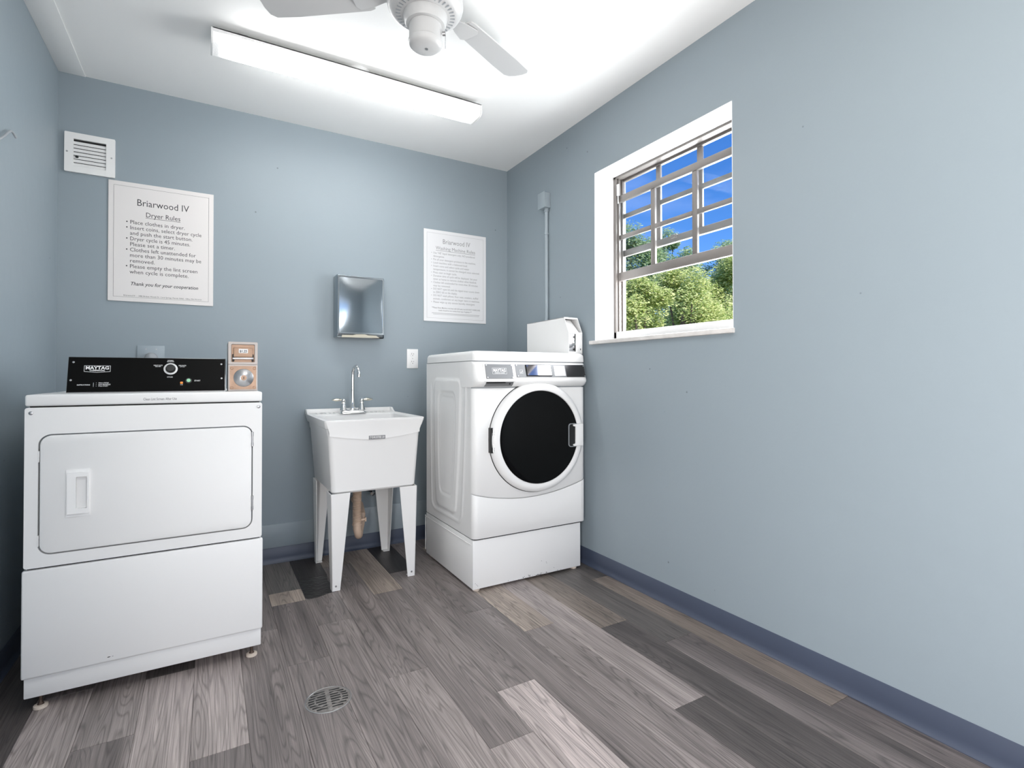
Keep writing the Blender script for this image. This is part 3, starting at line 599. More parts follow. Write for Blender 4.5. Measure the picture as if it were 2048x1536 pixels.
# ================================================================== floor drain
t = thing('floor_drain', 'round slotted steel floor drain set in the wood plank floor', 'floor drain', (DRX, DRY, 0))
Dv = (0, 0, 1)
MB().lathe((DRX, DRY, 0), Dv, [(DRR+.0035, 0), (DRR+.0035, .001), (DRR+.001, .0016), (DRR, .0008)], 56).obj('rim', STEEL, t)
gr = MB().lathe((DRX, DRY, 0), Dv, [(DRR, .0002), (DRR, .0012), (DRR*.6, .0026), (0, .0034)], 48).obj('grate', DRAINM, t)
def zg(x, y): r = math.hypot(x, y)/DRR; return .0012+(1-min(r, 1))*.0024
for k in range(-4, 4):
    yc = (k+.5)*.0135; half = math.sqrt(max(DRR**2*.80-yc*yc, 0))
    for sx in (-1, 1):
        a, b_ = .007, half
        if b_-a < .01: continue
        xs = [(a+(b_-a)*i/6) for i in range(7)]; mb = MB()
        b = bmesh.new(); top = []
        for i, u in enumerate(xs):
            top.append((b.verts.new((sx*u, yc-.0034, zg(u, yc)+.0004)), b.verts.new((sx*u, yc+.0034, zg(u, yc)+.0004))))
        for i in range(6): b.faces.new((top[i][0], top[i+1][0], top[i+1][1], top[i][1]))
        bmesh.ops.transform(b, matrix=Matrix.Translation((DRX, DRY, 0)) @ Matrix.Rotation(R(-4), 4, 'Z'), verts=b.verts)
        ex = bmesh.ops.extrude_face_region(b, geom=b.faces[:])
        for v in [e for e in ex['geom'] if isinstance(e, bmesh.types.BMVert)]: v.co.z -= .0012
        bmesh.ops.recalc_face_normals(b, faces=b.faces[:])
        mb._add(b); mb.obj('slot', DARK, gr)
# ================================================================== dryer
dx0, dx1, dyf, dyb = -2.373, -1.692, -1.060, -.370
t = thing('clothes_dryer', 'wide white coin-operated dryer with black control console at the left', 'dryer', ((dx0+dx1)/2, -.72, 0))
MB().box(dx0+.002, dx1-.002, dyf, dyb, .108, .972, .004).box(dx0+.004, dx1-.004, dyf+.004, dyb, .046, .108, .002).obj('cabinet', APPL, t)
MB().box(dx0, dx1, -1.080, dyb+.005, .9765, 1.013, .006, 3).obj('top_panel', APPL, t)
MB().box(dx0+.008, dx1-.008, -1.058, dyb, .970, .978).obj('top_gap', DARK, t)
# front panel with the door opening, door, lower panel, kick
door = rr(-2.335, -1.7275, .5025, .8815, .030, 7)
hole = rr(-2.3395, -1.7235, .4985, .8860, .034, 7)
outer = rr(dx0, dx1, .4605, .9720, .008, 7)
mb = MB().frame(outer, hole, FR(-1.0795, -1.060)); mb.obj('front_panel', APPL, t)
MB().prism(rr(-2.342, -1.721, .496, .8885, .034, 7), FR(-1.0625, -1.0615)).obj('door_gap', GREYP, t)
dd = MB().loops([[Vector((u, y, v)) for u, v in rr(-2.335+i, -1.7275-i, .5025+i, .8815-i, .030-i, 7)] for y, i in ((-1.063, 0), (-1.0795, 0), (-1.0815, .0012), (-1.0822, .003))]).obj('door', APPL, t)
hx0, hx1, hz0, hz1 = -2.270, -2.207, .613, .767
hd = MB().frame(rr(hx0, hx1, hz0, hz1, .003), rr(hx0+.004, hx1-.003, hz0+.010, hz1-.010, .003), FR(-1.0822, -1.085)).obj('handle', APPL2, dd)
MB().frame(rr(hx0+.004, hx1-.003, hz0+.010, hz1-.010, .003), rr(hx0+.027, hx1-.007, hz0+.026, hz1-.024, .003), FR(-1.0822, -1.0925)).obj('handle_cup', APPL2, dd)
MB().prism(rr(hx0+.027, hx1-.007, hz0+.026, hz1-.024, .003), FR(-1.0822, -1.0828)).obj('cup_floor', GREYTXT, dd) if False else None
MB().cyl((-2.316, -1.0822, .760), (0, -1, 0), .001, .0002, 6).obj('chip', STEEL, dd) if False else None
for z in (.835, .595):
    MB().cyl((-1.7250, -1.0805, z-.024), (0, 0, 1), .0032, .048, 10).cyl((-1.7250, -1.0805, z-.028), (0, 0, 1), .0042, .014, 10).cyl((-1.7250, -1.0805, z+.010), (0, 0, 1), .0042, .016, 10).obj('hinge', STEEL, t)
for z in (.815, .545): MB().box(-2.3395, -2.3365, -1.081, -1.07, z-.018, z+.018, .0008, 1).obj('door_catch', APPL2, t)
MB().box(dx0+.006, dx1-.006, -1.066, -1.055, .449, .463).obj('panel_gap', DARK, t)
MB().box(dx0-.005, dx1+.004, -1.0795, -1.056, .1115, .4545, .006, 3).obj('lower_panel', APPL, t)
MB().box(dx0, dx1, -1.0665, -1.05, .045, .113, .003, 2).obj('kick_plate', APPL, t)
mb = MB(); mb.prism([(-2.160, .128), (-2.157, .1305), (-2.150, .1295), (-2.153, .1275)], FR(-1.0800, -1.0794)); mb.prism([(-2.147, .1285), (-2.144, .1300), (-2.142, .1285)], FR(-1.0800, -1.0794)); mb.obj('paint_chip', DARK, t)
for a, z in ((-2.358, .955), (-1.704, .956)):
    MB().lathe((a, -1.0795, z), (0, -1, 0), [(.0062, -.001), (.006, .001), (.0045, .0018), (0, .0022)], 14).obj('front_screw', STEEL, t)
for a, y in ((-2.335, -1.045), (-1.722, -1.040), (-2.335, -.42), (-1.722, -.42)):
    f = MB().lathe((a, y, 0), (0, 0, 1), [(.018, 0), (.0195, .002), (.0190, .009), (.013, .011), (.0, .011)], 24).obj('foot', RUB, t)
    MB().lathe((a, y, .010), (0, 0, 1), [(.010, 0), (.0055, .008), (.0050, .012), (.0050, .04)], 10).obj('foot_bolt', RUST, f)
Mx = face_mtx((-2.065, -1.0804, .9885), (1, 0, 0), (0, 0, 1))
text_mesh([('Clean Lint Screen After Use', 0, 0, .0125, 'LEFT', 0, .00015, .098)], Mx).obj('lint_notice', GREYTXT, t, False)
# console: sloped black fascia on a black housing
cx0, cx1 = -2.297, -1.811; cb, ct = Vector((0, -.948, 1.0145)), Vector((0, -.912, 1.142))
con = MB().prism([(cb.y+.001, 1.013), (ct.y+.001, 1.142), (-.87, 1.1425), (-.80, 1.10), (-.80, 1.013)], lambda u, v, q: Vector((cx0 if q == 0 else cx1, u, v)), .001, 1).obj('console', STEEL, t)
up = (ct-cb).normalized(); CH = (ct-cb).length; CW = cx1-cx0
CM = face_mtx((cx0, cb.y, cb.z), (1, 0, 0), up)
MB().box(.0015, CW-.003, .0025, CH-.0015, -.001, .0012, mtx=CM).obj('fascia', BLACKP, con)
mb = MB()
def cpt(px, py): # crop pixels (2048x619 over 110..540, 670..800) to console plane coords
    fx = (px-115)/(1638-115); fy = 1-(py-207)/(550-207)
    return fx*CW, fy*CH
CT = CM @ Matrix.Translation((0, 0, .0015))
tx = []
def cl(st, px, py, sz, w, al='LEFT', bo=.0001, sh=0): x, y = cpt(px, py); tx.append((st, x, y, sz, al, sh, bo, w))
cl('INSTRUCTIONS', 205, 482, .0060, .036); cl('Select CYCLE', 392, 463, .0056, .029, sh=.15); cl('Insert MONEY(S)', 392, 478, .0056, .034, sh=.15); cl('Press START', 392, 493, .0056, .028, sh=.15)
for y in (463, 478, 493): cl('\u2022', 370, y, .0056, .0016)
cl('NORMAL', 1062, 240, .0058, .019, 'CENTER'); cl('MEDIUM HEAT', 1062, 250, .0036, .023, 'CENTER')
cl('HEAVY DUTY', 940, 290, .0058, .028, 'CENTER'); cl('HIGH HEAT', 940, 301, .0036, .018, 'CENTER')
cl('DELICATES', 1182, 290, .0058, .024, 'CENTER'); cl('LOW HEAT', 1182, 301, .0036, .016, 'CENTER')
cl('CYCLES', 1058, 408, .0058, .018, 'CENTER'); cl('START', 1305, 448, .0078, .020)
bx, by = cpt(258, 350); bw, bh = .075, .0225
tx += [('MAYTAG', bx+bw/2, by+.0085, .0165, 'CENTER', 0, .0005, .066), ('COMMERCIAL', bx+bw/2, by+.0022, .0062, 'CENTER', 0, .0002, .044)]
bullets = [q for q in tx if q[0] == '\u2022']; badge_tx = tx[-2:]
text_parts([q for q in tx[:-2] if q[0] != '\u2022'], CT, 'printed_word', WINK, con)
mb = text_mesh(bullets, CT); x, y = cpt(347, 495); flat_boxes(mb, [(x, x+.0008, y, y+.015)], CT); o = mb.obj('instruction_marks', WINK, con, False); o['kind'] = 'stuff'
text_parts(badge_tx, CT, 'badge_word', WINK, con); mb = MB()
flat_boxes(mb, [(bx, bx+bw, by+bh-.001, by+bh), (bx, bx+.001, by, by+bh), (bx+bw-.001, bx+bw, by, by+bh)], CT)
for sx in (0, 1):
    q = [(bx+sx*bw, by+.0011), (bx+bw/2, by-.0023), (bx+bw/2, by-.0035), (bx+sx*bw, by)]
    mb.prism(q, lambda u, v, w_: CT @ Vector((u, v, .0003*w_)))
mb.obj('badge_outline', WINK, con, False)
x, y = cpt(1064, 320); kn = MB().lathe(CM @ Vector((x, y, .001)), CM.to_3x3() @ Vector((0, 0, 1)), [(.0225, 0), (.0225, .0012), (.0165, .002)], 36).obj('dial_ring', ALUW, con)
MB().lathe(CM @ Vector((x, y, .002)), CM.to_3x3() @ Vector((0, 0, 1)), [(.0168, 0), (.0162, .003), (.0145, .012), (.013, .0145), (0, .015)], 32).obj('dial_knob', BLACK, con)
MB().box(x-.012, x-.002, -.0005, .0005, .015, .016, mtx=CM @ Matrix.Translation((x, y, 0)) @ Matrix.Rotation(R(-25), 4, 'Z') @ Matrix.Translation((-x, 0, 0))).obj('dial_pointer', WINK, con)
x, y = cpt(1247, 440); MB().lathe(CM @ Vector((x, y, .001)), CM.to_3x3() @ Vector((0, 0, 1)), [(.0108, 0), (.0104, .003), (.0072, .0036)], 26).obj('start_bezel', BLACK, con)
MB().lathe(CM @ Vector((x, y, .0044)), CM.to_3x3() @ Vector((0, 0, 1)), [(.0068, 0), (.0064, .0016), (0, .002)], 24).obj('start_button', GREEN, con)
x, y = cpt(1176, 462); MB().box(x-.0045, x+.0045, y-.004, y+.004, .001, .0035, .0008, 1, mtx=CM).obj('indicator_lamp', AMBER, con)
mb = text_mesh([('IN USE', x, y-.009, .0042, 'CENTER', 0, .0001, .008)], CT); mb.obj('lamp_print', WINK, con, False)
for px_, py_ in ((163, 260), (149, 431), (1590, 267), (1592, 417)):
    x, y = cpt(px_, py_); MB().lathe(CM @ Vector((x, y, .001)), CM.to_3x3() @ Vector((0, 0, 1)), [(.0036, 0), (.0034, .001), (0, .0016)], 12).obj('console_screw', STEEL, con)
# coin meter
mx0, mx1, my = -1.803, -1.699, -.948
cm = MB().box(mx0, mx1, my+.010, -.78, 1.013, 1.208, .002).obj('coin_meter', METERM, t)
MB().frame(rr(mx0, mx1, 1.120, 1.209, .002), rr(mx0+.010, mx1-.010, 1.128, 1.200, .004), FR(my, my+.012)).obj('upper_bezel', METERM, cm)
MB().prism(rr(mx0+.011, mx1-.011, 1.127, 1.198, .005), FR(my+.006, my+.0105)).obj('slide_plate', COPPER, cm)
MB().box(mx0+.018, mx1-.018, my-.004, my+.008, 1.148, 1.186, .003).obj('coin_slide', COPPER, cm)
MB().box(mx0+.014, mx1-.014, my-.006, my+.006, 1.139, 1.147, .002).obj('slide_lip', STEEL, cm)
for a in (mx0+.014, mx1-.021): MB().box(a, a+.007, my-.003, my+.007, 1.130, 1.160, .002).obj('slide_arm', BLACK, cm)
pl = MB().box((mx0+mx1)/2-.016, (mx0+mx1)/2+.017, my-.0055, my-.003, 1.164, 1.181, .001, 1).obj('price_plate', WINK, cm)
Mx = face_mtx(((mx0+mx1)/2+.0005, my-.0057, 1.1675), (1, 0, 0), (0, 0, 1)); text_mesh([('$1.25', 0, 0, .0135, 'CENTER', 0, .0003, .026)], Mx).obj('price_lettering', INK, cm, False)
MB().prism(rr(mx0, mx1, 1.014, 1.118, .002), FR(my, my+.012)).obj('vault_bezel', METERM, cm)
MB().prism(rr(mx0+.005, mx1-.005, 1.020, 1.113, .003), FR(my-.0012, my)).obj('vault_door', COPPER, cm)
vc = ((mx0+mx1)/2+.002, my-.001, 1.066)
MB().lathe(vc, (0, -1, 0), [(.036, 0), (.035, .0015), (.034, .002), (.020, .009), (.012, .011), (.010, .0115)], 40).obj('lock_dome', STEEL, cm)
MB().lathe(vc, (0, -1, 0), [(.0105, .010), (.0105, .013), (.0085, .0135), (0, .0136)], 24).obj('lock_cylinder', COPPER, cm)
MB().box(vc[0]-.0012, vc[0]+.0012, my-.0158, my-.0145, 1.061, 1.071).obj('keyhole', BLACK, cm)
for a in (mx0+.013, mx1-.011):
    for z in (1.027, 1.104): MB().lathe((a, my-.001, z), (0, -1, 0), [(.0062, 0), (.0058, .0015), (.004, .002), (.0035, .001), (0, .001)], 14).obj('bolt', COPPER, cm)
# ================================================================== washer
wx0, wx1, wyf, wyb = -.738, -.040, -.957, -.310
t = thing('washing_machine', 'white front-loading washer with round black glass door in the right corner', 'washing machine', ((wx0+wx1)/2, -.63, 0))
def vprism(poly, z0, z1, bev=0):
    return MB().prism(poly, lambda u, v, q: Vector((u, v, z0+(z1-z0)*q)), bev)
def plan(x0, x1, yf, yb, r=.028, n=6):
    P_ = [(x0, yb)]
    for i in range(n+1): a = PI+PI/2*i/n; P_.append((x0+r+r*math.cos(a), yf+r+r*math.sin(a)))
    for i in range(n+1): a = 1.5*PI+PI/2*i/n; P_.append((x1-r+r*math.cos(a), yf+r+r*math.sin(a)))
    P_.append((x1, yb)); return P_
# pedestal
mb = MB().box(wx0+.002, -.070, -.948, wyb+.004, .012, .254, .003); ped = mb.obj('pedestal', APPL, t)
MB().frame([(-.945, .016), (-.945, .250), (wyb+.008, .250), (wyb+.008, .016)], [(-.930, .030), (-.930, .236), (wyb+.022, .236), (wyb+.022, .030)], lambda u, v, q: Vector((wx0+.002-.0022*q, u, v))).obj('pedestal_side_rim', APPL, t) if False else None
MB().box(wx0-.0005, wx0+.003, wyb+.010, wyb+.016, .03, .238, .001, 1).box(wx0-.0005, wx0+.003, -.93, wyb+.010, .226, .232, .001, 1).obj('side_flange', APPL, ped)
random.seed(4); mb = MB()
for i in range(46):
    u = random.gauss(0, .33); x = -.37+u*.20; z = .014+abs(random.gauss(0, .0045)); r_ = random.uniform(.0008, .0028)
    mb.prism([(x+r_*random.uniform(.6, 1.4)*math.cos(a), z+r_*.7*math.sin(a)) for a in (0, 1.2, 2.3, 3.4, 4.6, 5.5)], FR(-.9484, -.9478))
for x, z in ((-.30, .075), (-.297, .068), (-.33, .085), (-.25, .035), (-.715, .035), (-.722, .042), (-.709, .028)): mb.cyl((x, -.9478, z), (0, -1, 0), .0016, .0005, 6)
mb.obj('paint_chips', DARK, ped)
for a, y in ((-.708, -.925), (-.105, -.925), (-.708, -.345), (-.105, -.345)): MB().lathe((a, y, 0), (0, 0, 1), [(.017, 0), (.019, .003), (.019, .010), (.012, .0125)], 20).obj('foot', RUB, t)
# body and embossed left side
vprism(plan(wx0+.004, wx1-.004, wyf+.010, wyb), .258, 1.146).obj('cabinet', APPL, t)
def side_panel():
    ny, nz_ = 70, 110; b = bmesh.new(); y0, y1, z0, z1 = wyf+.030, wyb, .262, 1.146; g = []
    def sd(y, z, yc, hw0, hw1, zb, zt_, r):
        q = (z-zb)/(zt_-zb); hw = hw0+(hw1-hw0)*min(max(q, 0), 1)+.012*math.sin(PI*min(max(q, 0), 1))
        dx = abs(y-yc)-hw; dz = max(zb-z, z-zt_)
        a = max(dx+r, 0); c = max(dz+r, 0); return min(max(dx+r, dz+r), 0)+math.hypot(a, c)-r
    def sm(e, w_=.012): q = min(max(.5-e/w_, 0), 1); return q*q*(3-2*q)
    for i in range(ny+1):
        col = []
        for j in range(nz_+1):
            y = y0+(y1-y0)*i/ny; z = z0+(z1-z0)*j/nz_
            yc = -.625+.02*(1-(z-.3)/.8)
            d = 0
            d += .004*sm(abs(sd(y, z, yc, .215, .250, .30, 1.14, .06)-(-.010))-.007) if z < 1.02 else 0
            d += .0055*sm(sd(y, z, yc, .135, .185, .340, 1.055, .045))
            d -= .0045*sm(sd(y, z, yc-.005, .085, .115, .420, .985, .045))
            d += .0030*sm(abs(sd(y, z, yc-.005, .085, .115, .420, .985, .045)+.016)-.004)
            edge = min(i, ny-i, j, nz_-j)
            if edge == 0: d = 0
            col.append(b.verts.new((wx0+.003-d, y, z)))
        g.append(col)
    for i in range(ny):
        for j in range(nz_): b.faces.new((g[i][j], g[i+1][j], g[i+1][j+1], g[i][j+1]))
    m2 = MB(); m2._add(b, True); return m2.obj('side_panel', APPL, t, False)
side_panel()
# lower access panel and front panel with the bowed seam between them
def seam(x): q = (x-(wx0+wx1)/2+.03)/((wx1-wx0)/2); return .438+.052*q*q*(1 if q > 0 else 1.08)
def bowed(x0, x1, lower):
    n_ = 28; xs = [x0+(x1-x0)*i/n_ for i in range(n_+1)]
    return xs
def fy(x):   # front face in plan: flat with rounded vertical edges
    r = .03; e = min(x-wx0, wx1-x)
    return wyf if e >= r else wyf+r-math.sqrt(max(r*r-(r-e)**2, 0))
def front_skin(zlo, zhi, name, inset=0.0, out=.0, mt=APPL, seg=48):
    xs = []
    for i in range(seg+1):
        q = i/seg; q = .5-.5*math.cos(PI*q); xs.append(wx0+(wx1-wx0)*q)
    b = bmesh.new(); rows_ = []
    for x in xs:
        a, c = zlo(x), zhi(x); y = fy(x)-out
        rows_.append([b.verts.new((x, y+.010, a)), b.verts.new((x, y+.0015, a+.0002)), b.verts.new((x, y, a+.0022)), b.verts.new((x, y, c-.0022)), b.verts.new((x, y+.0015, c-.0002)), b.verts.new((x, y+.010, c))])
    for i in range(seg):
        for j in range(5): b.faces.new((rows_[i][j], rows_[i+1][j], rows_[i+1][j+1], rows_[i][j+1]))
    for rw in (rows_[0], rows_[-1]): b.faces.new(rw)
    bmesh.ops.recalc_face_normals(b, faces=b.faces[:])
    m2 = MB(); m2._add(b, True); return m2.obj(name, mt, t)
front_skin(lambda x: .262, lambda x: seam(x)-.0022, 'access_panel', out=.004)
front_skin(lambda x: seam(x)+.0022, lambda x: 1.0105, 'front_panel', out=.002)
vprism(plan(wx0+.006, wx1-.006, wyf+.008, wyb+.01), .2545, .262).obj('base_gap', DARK, t)
vprism(plan(wx0+.0045, wx1-.0045, wyf+.006, wyb+.01), 1.009, 1.0165).obj('console_gap', GREYP, t)
# console fascia: sloped, bulging at its lower edge
prof = [(wyf+.004, 1.0155), (wyf-.010, 1.020), (wyf-.026, 1.030), (wyf-.036, 1.042), (wyf-.037, 1.052), (wyf-.031, 1.064), (wyf-.012, 1.128), (wyf-.004, 1.140), (wyf+.008, 1.1455)]
def console():
    xs = [wx0, wx0+.003, wx0+.010, wx0+.022, wx0+.04, wx1-.04, wx1-.022, wx1-.010, wx1-.003, wx1]
    sc_ = [.0, .35, .72, .93, 1, 1, .93, .72, .35, .0]
    rings = []
    for x, k in zip(xs, sc_):
        base = wyf+.030; rings.append([Vector((x, base-(base-y)*(.25+.75*k), z)) for y, z in prof]+[Vector((x, -.80, 1.1455)), Vector((x, -.80, 1.0155))])
    return MB().loops(rings).obj('console', APPL2, t)
con = console()
# plane of the fascia
pa, pb = Vector((0, wyf-.0318, 1.066)), Vector((0, wyf-.0125, 1.131)); upv = (pb-pa).normalized()
def FM(x, z, off=0): # matrix at world x, z on the slanted plane
    k = (z-pa.z)/(pb.z-pa.z); nrm = Vector((1, 0, 0)).cross(upv)
    p_ = pa+(pb-pa)*k; return face_mtx((x, p_.y+nrm.y*off, p_.z+nrm.z*off), (1, 0, 0), upv)
ud = upv.z
def plate(x0, x1, z0, z1, name, m, parent, off=.0006, th=.0016, r=.002):
    Mx = FM(x0, z0, off); h_ = (z1-z0)/ud
    return MB().prism(rr(0, x1-x0, 0, h_, r), lambda u, v, q: Mx @ Vector((u, v, -th+th*q))).obj(name, m, parent)
dr = MB().prism([(wyf-.024, 1.0425), (wyf-.0405, 1.0425), (wyf-.0425, 1.046), (wyf-.037, 1.055), (wyf-.0165, 1.1335), (wyf-.008, 1.1345), (wyf+.004, 1.10), (wyf+.004, 1.0425)], lambda u, v, q: Vector((-.693 if q == 0 else -.517, u, v)), .002, 2).obj('detergent_drawer', APPL2, t)
plate(-.683, -.528, 1.058, 1.130, 'drawer_plate', PANELG, dr, .0062, .003)
MB().prism([(wyf-.004, 1.0190), (wyf-.016, 1.0190), (wyf-.030, 1.0275), (wyf-.0395, 1.0420), (wyf-.010, 1.0420)], lambda u, v, q: Vector((-.683 if q == 0 else -.527, u, v)), .001, 1).obj('drawer_pull', PANELG, dr)
MB().prism([(wyf-.0378, 1.0360), (wyf-.0405, 1.0418), (wyf-.030, 1.0418), (wyf-.030, 1.0360)], lambda u, v, q: Vector((-.683 if q == 0 else -.575, u, v))).obj('drawer_shadow_slot', BLACK, dr)
MB().lathe((-.548, wyf-.0325, 1.0325), (0, -1, -.3), [(.005, 0), (.0045, .002), (0, .0022)], 14).obj('drawer_lock', BLACK, dr)
bM = FM(-.646, 1.080, .0066); bw, bh = .082, .032
text_parts([('MAYTAG', bw/2, .012, .0225, 'CENTER', 0, .0006, .070), ('COMMERCIAL LAUNDRY', bw/2, .004, .0062, 'CENTER', 0, .0002, .06)], bM, 'badge_word', WINK, dr); mb = MB()
flat_boxes(mb, [(0, bw, bh-.0012, bh), (0, bw, 0, .0012), (0, .0012, 0, bh), (bw-.0012, bw, 0, bh)], bM); mb.obj('badge_outline', WINK, dr, False)
def scr(x, z, par, off=.0064):
    Mx = FM(x, z, off); MB().lathe(Mx @ Vector((0, 0, 0)), Mx.to_3x3() @ Vector((0, 0, 1)), [(.0036, 0), (.0032, .0012), (0, .0018)], 12).obj('screw', CHROME, par)
for a in (-.678, -.534):
    for z in (1.0635, 1.1245): scr(a, z, dr)
plate(-.506, -.060, 1.0655, 1.1325, 'control_plate', PANELG, con, .0010, .0016)
plate(-.190, -.062, 1.0665, 1.1315, 'dark_reflection_plate', PANELD, con, .0016, .0010)  # dark reflection on the right of the panel, painted as a darker sheet
plate(-.446, -.286, 1.0700, 1.1300, 'display_frame', BLACKP, con, .0030, .003)
plate(-.440, -.288, 1.0750, 1.1280, 'display_window', DISP, con, .0036, .002)
sp = plate(-.268, -.196, 1.0720, 1.1260, 'label_plate', ALUW, con, .0024, .002)
for z0_, z1_, xe in ((1.104, 1.120, -.204), (1.078, 1.092, -.225)): plate(-.262, xe, z0_, z1_, 'button_strip', WINK, con, .0030, .001)
Mx = FM(-.213, 1.085, .0030); MB().lathe(Mx @ Vector((0, 0, 0)), Mx.to_3x3() @ Vector((0, 0, 1)), [(.0065, 0), (.006, .0015), (0, .002)], 16).obj('start_button', APPL2, con)
tm = FM(-.474, 1.086, .0014); mb = MB(); flat_boxes(mb, [(-.009, .009, -.001, 0), (-.009, .009, .017, .018), (-.009, -.008, 0, .018), (.008, .009, 0, .018)], tm)
mb.box(-.001, .001, 0, .012, -.0002, .0002, mtx=tm @ Matrix.Translation((0, .003, 0)) @ Matrix.Rotation(R(-35), 4, 'Z')); mb.box(-.001, .001, 0, .006, -.0002, .0002, mtx=tm @ Matrix.Translation((0, .003, 0)) @ Matrix.Rotation(R(40), 4, 'Z')); mb.obj('panel_symbol', WINK, con)
for a, z in ((-.500, 1.127), (-.497, 1.071), (-.066, 1.127), (-.066, 1.071)): scr(a, z, con, .0012)
# lid
MB().loops([[Vector((u, v, z)) for u, v in rr(wx0+.001+i, wx1-.001-i, wyf-.002+i, wyb+.004-i, .022, 5)] for z, i in ((1.1490, .002), (1.1500, 0), (1.1800, .001), (1.1900, .004), (1.1965, .010), (1.1990, .020), (1.1990, .05), (1.1975, .07))]).obj('top_lid', APPL2, t)
vprism(plan(wx0+.006, wx1-.006, wyf+.004, wyb+.006), 1.1455, 1.1492).obj('lid_gap', GREYP, t)
# round door
dc = Vector((-.362, wyf-.002, .7515)); Dn = (0, -1, 0)
MB().lathe(dc, Dn, [(.2925, -.002), (.2925, .0008), (.284, .0008)], 96).obj('door_gap', BLACK, t)
dr = MB().lathe(dc, Dn, [(.270, 0), (.2885, .001), (.2895, .006), (.287, .018), (.280, .028), (.270, .035), (.262, .0365), (.252, .0370), (.2455, .0350), (.2425, .0300), (.2425, .02)], 96, caps=False).obj('door', APPL2, t)
gc = Vector((0, 0, 0))
MB().lathe(dc, Dn, [(.2430, .0310), (.230, .0335), (.18, .0390), (.12, .0425), (.06, .0445), (0, .045)], 96).obj('door_glass', GLASSB, dr)
MB().prism(rr(-.186, -.130, .690, .812, .014), FR(wyf-.0455, wyf-.030)).obj('handle_recess', BLACK, dr)
MB().frame(rr(-.188, -.128, .688, .814, .015), rr(-.185, -.131, .691, .811, .013), FR(wyf-.0462, wyf-.030)).obj('recess_rim', GREYP, dr)
MB().prism([(-.160, .800), (-.160, .809), (-.096, .812), (-.096, .691), (-.160, .693), (-.160, .702), (-.145, .705), (-.145, .797)], FR(wyf-.054, wyf-.030), .002, 2).obj('door_handle', APPL2, dr)
MB().prism(rr(-.654, -.6265, .686, .812, .003), FR(wyf-.024, wyf-.002)).obj('hinge_recess', BLACK, dr)
mb = MB().cyl((-.638, wyf-.027, .690), (0, 0, 1), .0045, .112, 12)
for z in (.694, .706, .775, .788): mb.cyl((-.638, wyf-.027, z), (0, 0, 1), .0062, .009, 12)
mb.obj('hinge', CHROME, dr)
MB().prism(rr(-.6285, -.608, .684, .814, .002), FR(wyf-.0365, wyf-.028), .001, 1).obj('hinge_plate', APPL2, dr)
# coin box on the washer
bx0, bx1, byf, byb = -.122, -.026, -.915, -.475
zt, zb = 1.408, 1.1985
side = [(byf+.000, zb), (byf, zb+.118), (byf+.045, zt), (byb, zt-.004), (byb, zb)]
sh = lambda x: (lambda u, v, q: Vector((x+.003*q, u, v)))
cbx = MB().prism(side, sh(bx0), .0008, 1).obj('coin_box', APPL, t)
cbx2 = MB().prism(side, sh(bx1-.003), .0008, 1).obj('side_plate', APPL, cbx)
MB().prism([(byf+.046, zt), (byf+.046, zt-.003), (byb, zt-.007), (byb, zt-.004)], lambda u, v, q: Vector((bx0 if q == 0 else bx1, u, v))).obj('top_plate', APPL, cbx)
MB().box(bx0, bx1, byb, byb+.003, zb, zt-.005).obj('back_plate', APPL, cbx)
MB().box(bx0+.003, bx1-.003, byf+.004, byb, zb, zb+.012, .001, 1).box(bx0+.003, bx1-.003, byf+.002, byf+.0055, zb+.112, zb+.121).obj('shelf', APPL, cbx)
MB().prism([(byf+.004, zb+.121), (byf+.085, zt-.012), (byf+.088, zt-.012), (byf+.007, zb+.119)], lambda u, v, q: Vector((bx0+.003 if q == 0 else bx1-.022, u, v))).obj('inclined_face', APPL, cbx)
MB().box(bx0+.003, bx1-.003, byf+.045, byf+.049, zt-.010, zt-.0005).obj('hood_lip', APPL, cbx)
cp = MB().box(bx0+.003, bx1-.042, byf+.012, byf+.016, zb+.012, zb+.112).obj('coin_chute_panel', STEEL, cbx)
MB().box(bx1-.044, bx1-.003, byf+.003, byf+.007, zb+.010, zb+.112, .001, 1).obj('door_panel', APPL, cbx)
for z in (zb+.025, zb+.095): MB().lathe((bx1-.051, byf+.012, z), Dn, [(.0065, 0), (.006, .003), (.0035, .0035), (0, .002)], 14).obj('bolt', BLACK, cbx)
MB().box(bx0+.004, bx0+.030, byf+.002, byf+.012, zb+.035, zb+.085, .003).obj('coin_mechanism', STEEL, cbx)
MB().lathe((bx0+.034, byf+.008, zb+.060), Dn, [(.017, -.008), (.0165, .003), (.013, .005), (.006, .0055), (.005, .009), (0, .0095)], 24).obj('coin_knob', CHROME, cbx)
MB().box(bx1-.014, bx1-.009, byf+.002, byf+.003, zb+.020, zb+.030).obj('keyhole', BLACK, cbx)
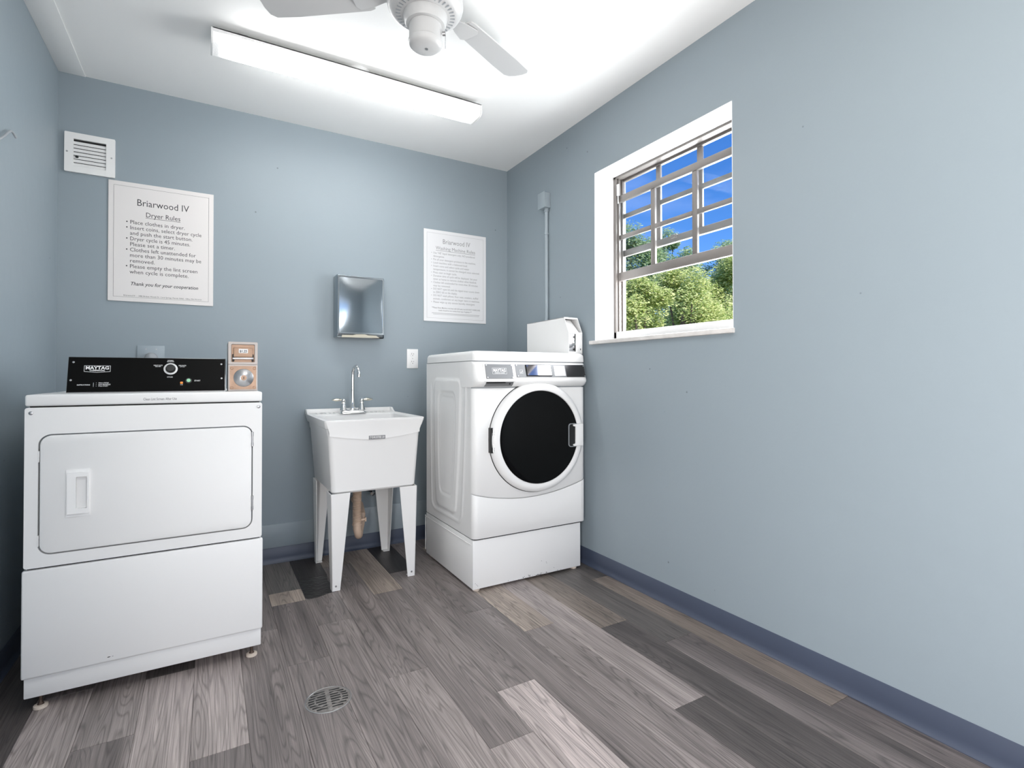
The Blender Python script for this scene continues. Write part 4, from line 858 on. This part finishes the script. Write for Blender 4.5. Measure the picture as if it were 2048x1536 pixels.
# ================================================================== outside
struct(MB().box(TW, 60, -30, 45, -.45, -.35).obj('ground', PAVE))
tag(MB().box(4.5, 60, -30, 45, -.36, -.335).obj('lawn', GRASS), 'green lawn outside beyond the window under the trees', 'lawn')
def polar(px, dist): a = YAW+math.atan((px-1024)/FPX); return CAMP.x+dist*math.sin(a), CAMP.y+dist*math.cos(a)
def zat(py, dist, px): return CAMP.z+(CY+12-py)/FPX*dist*math.cos(math.atan((px-1024)/FPX))
def tree(x, y, h, rad, label, m, seed, n, zlow=.35, leaf=.03):
    random.seed(seed); z0 = -.325; t = thing('tree', label, 'tree', (x, y, z0))
    MB().tube([(x, y, z0), (x+.05, y, z0+h*.25), (x-.03, y+.06, z0+h*.5), (x, y, z0+h*.8)], .1, 10, [.16, .12, .09, .04]).obj('trunk', BARK, t)
    blobs = []
    for i in range(34):
        a = random.uniform(0, 2*PI); q = random.random(); br = rad*random.uniform(.22, .40)*(1-.3*q)
        zz = z0+h*zlow+(h*(1-zlow)-br)*q; q2 = rad*(.95-.75*abs(q-.3))*random.uniform(.2, .85)
        blobs.append((Vector((x+q2*math.cos(a), y+q2*math.sin(a), zz)), br))
    blobs.append((Vector((x, y, z0+h-rad*.28)), rad*.28))
    mb = MB()
    for c_, r_ in blobs[:12]:
        st_ = Vector((x, y, z0+h*.3)); md = (st_+c_)/2+Vector((0, 0, -.1)); mb.tube([st_, md, c_], .03, 6, [.05, .03, .012])
    o = mb.obj('branches', BARK, t); o['kind'] = 'stuff'
    vs, fs = [], []
    for i in range(n):
        c_, r_ = random.choice(blobs); v = Vector((random.gauss(0, 1), random.gauss(0, 1), random.gauss(0, 1))).normalized()*r_*random.random()**.4
        p_ = c_+v; a = Vector((random.gauss(0, 1), random.gauss(0, 1), random.gauss(0, .6))).normalized(); b_ = a.orthogonal().normalized(); sz = leaf*random.uniform(.6, 1.4)
        k = len(vs); vs += [p_-a*sz, p_-b_*sz*.5, p_+a*sz, p_+b_*sz*.5]; fs.append((k, k+1, k+2, k+3))
    me = bpy.data.meshes.new('foliage'); me.from_pydata(vs, [], fs); o = link('foliage', me, m, t); o['kind'] = 'stuff'
    return t
for px, py, d, rad, lab, m, sd_, n, lf in (
   (1262, 440, 19, 1.9, 'tall leafy tree at the far left edge of the window view', LEAF2, 1, 30000, .045),
   (1337, 455, 23, 2.0, 'tall tree left of the middle of the window view, top against the sky', LEAF2, 2, 26000, .05),
   (1450, 478, 27, 2.4, 'distant tree at the right side of the window view', LEAF2, 3, 26000, .055),
   (1275, 548, 8.6, 1.05, 'nearest yellow-green tree in the lower left of the window view', LEAF, 5, 30000, .024),
   (1370, 520, 12, 1.45, 'broad yellow-green tree in the lower middle of the window view', LEAF, 6, 36000, .03),
   (1470, 500, 15.6, 1.75, 'broad green tree in the lower right of the window view', LEAF, 7, 36000, .038)):
    x, y = polar(px, d); h_ = zat(py, d, px)+.32
    tree(x, y, h_, rad, lab, m, sd_, n, leaf=lf)
a, b_ = polar(1180, 34), polar(1560, 34)
t = thing('neighbouring_house', 'pale house wall glimpsed low behind the trees outside the window', 'house', (a[0], a[1], -.32))
MB().prism([a, b_, (b_[0]+5, b_[1]+5), (a[0]+5, a[1]+5)], lambda u, v, q: Vector((u, v, -.32+4.6*q))).obj('wall', STUCCO, t)
MB().prism([(a[0]-.4, a[1]-.4), (b_[0]-.4, b_[1]-.4), (b_[0]+5, b_[1]+5), (a[0]+5, a[1]+5)], lambda u, v, q: Vector((u, v, 4.28+.25*q))).obj('roof', GREYP, t)
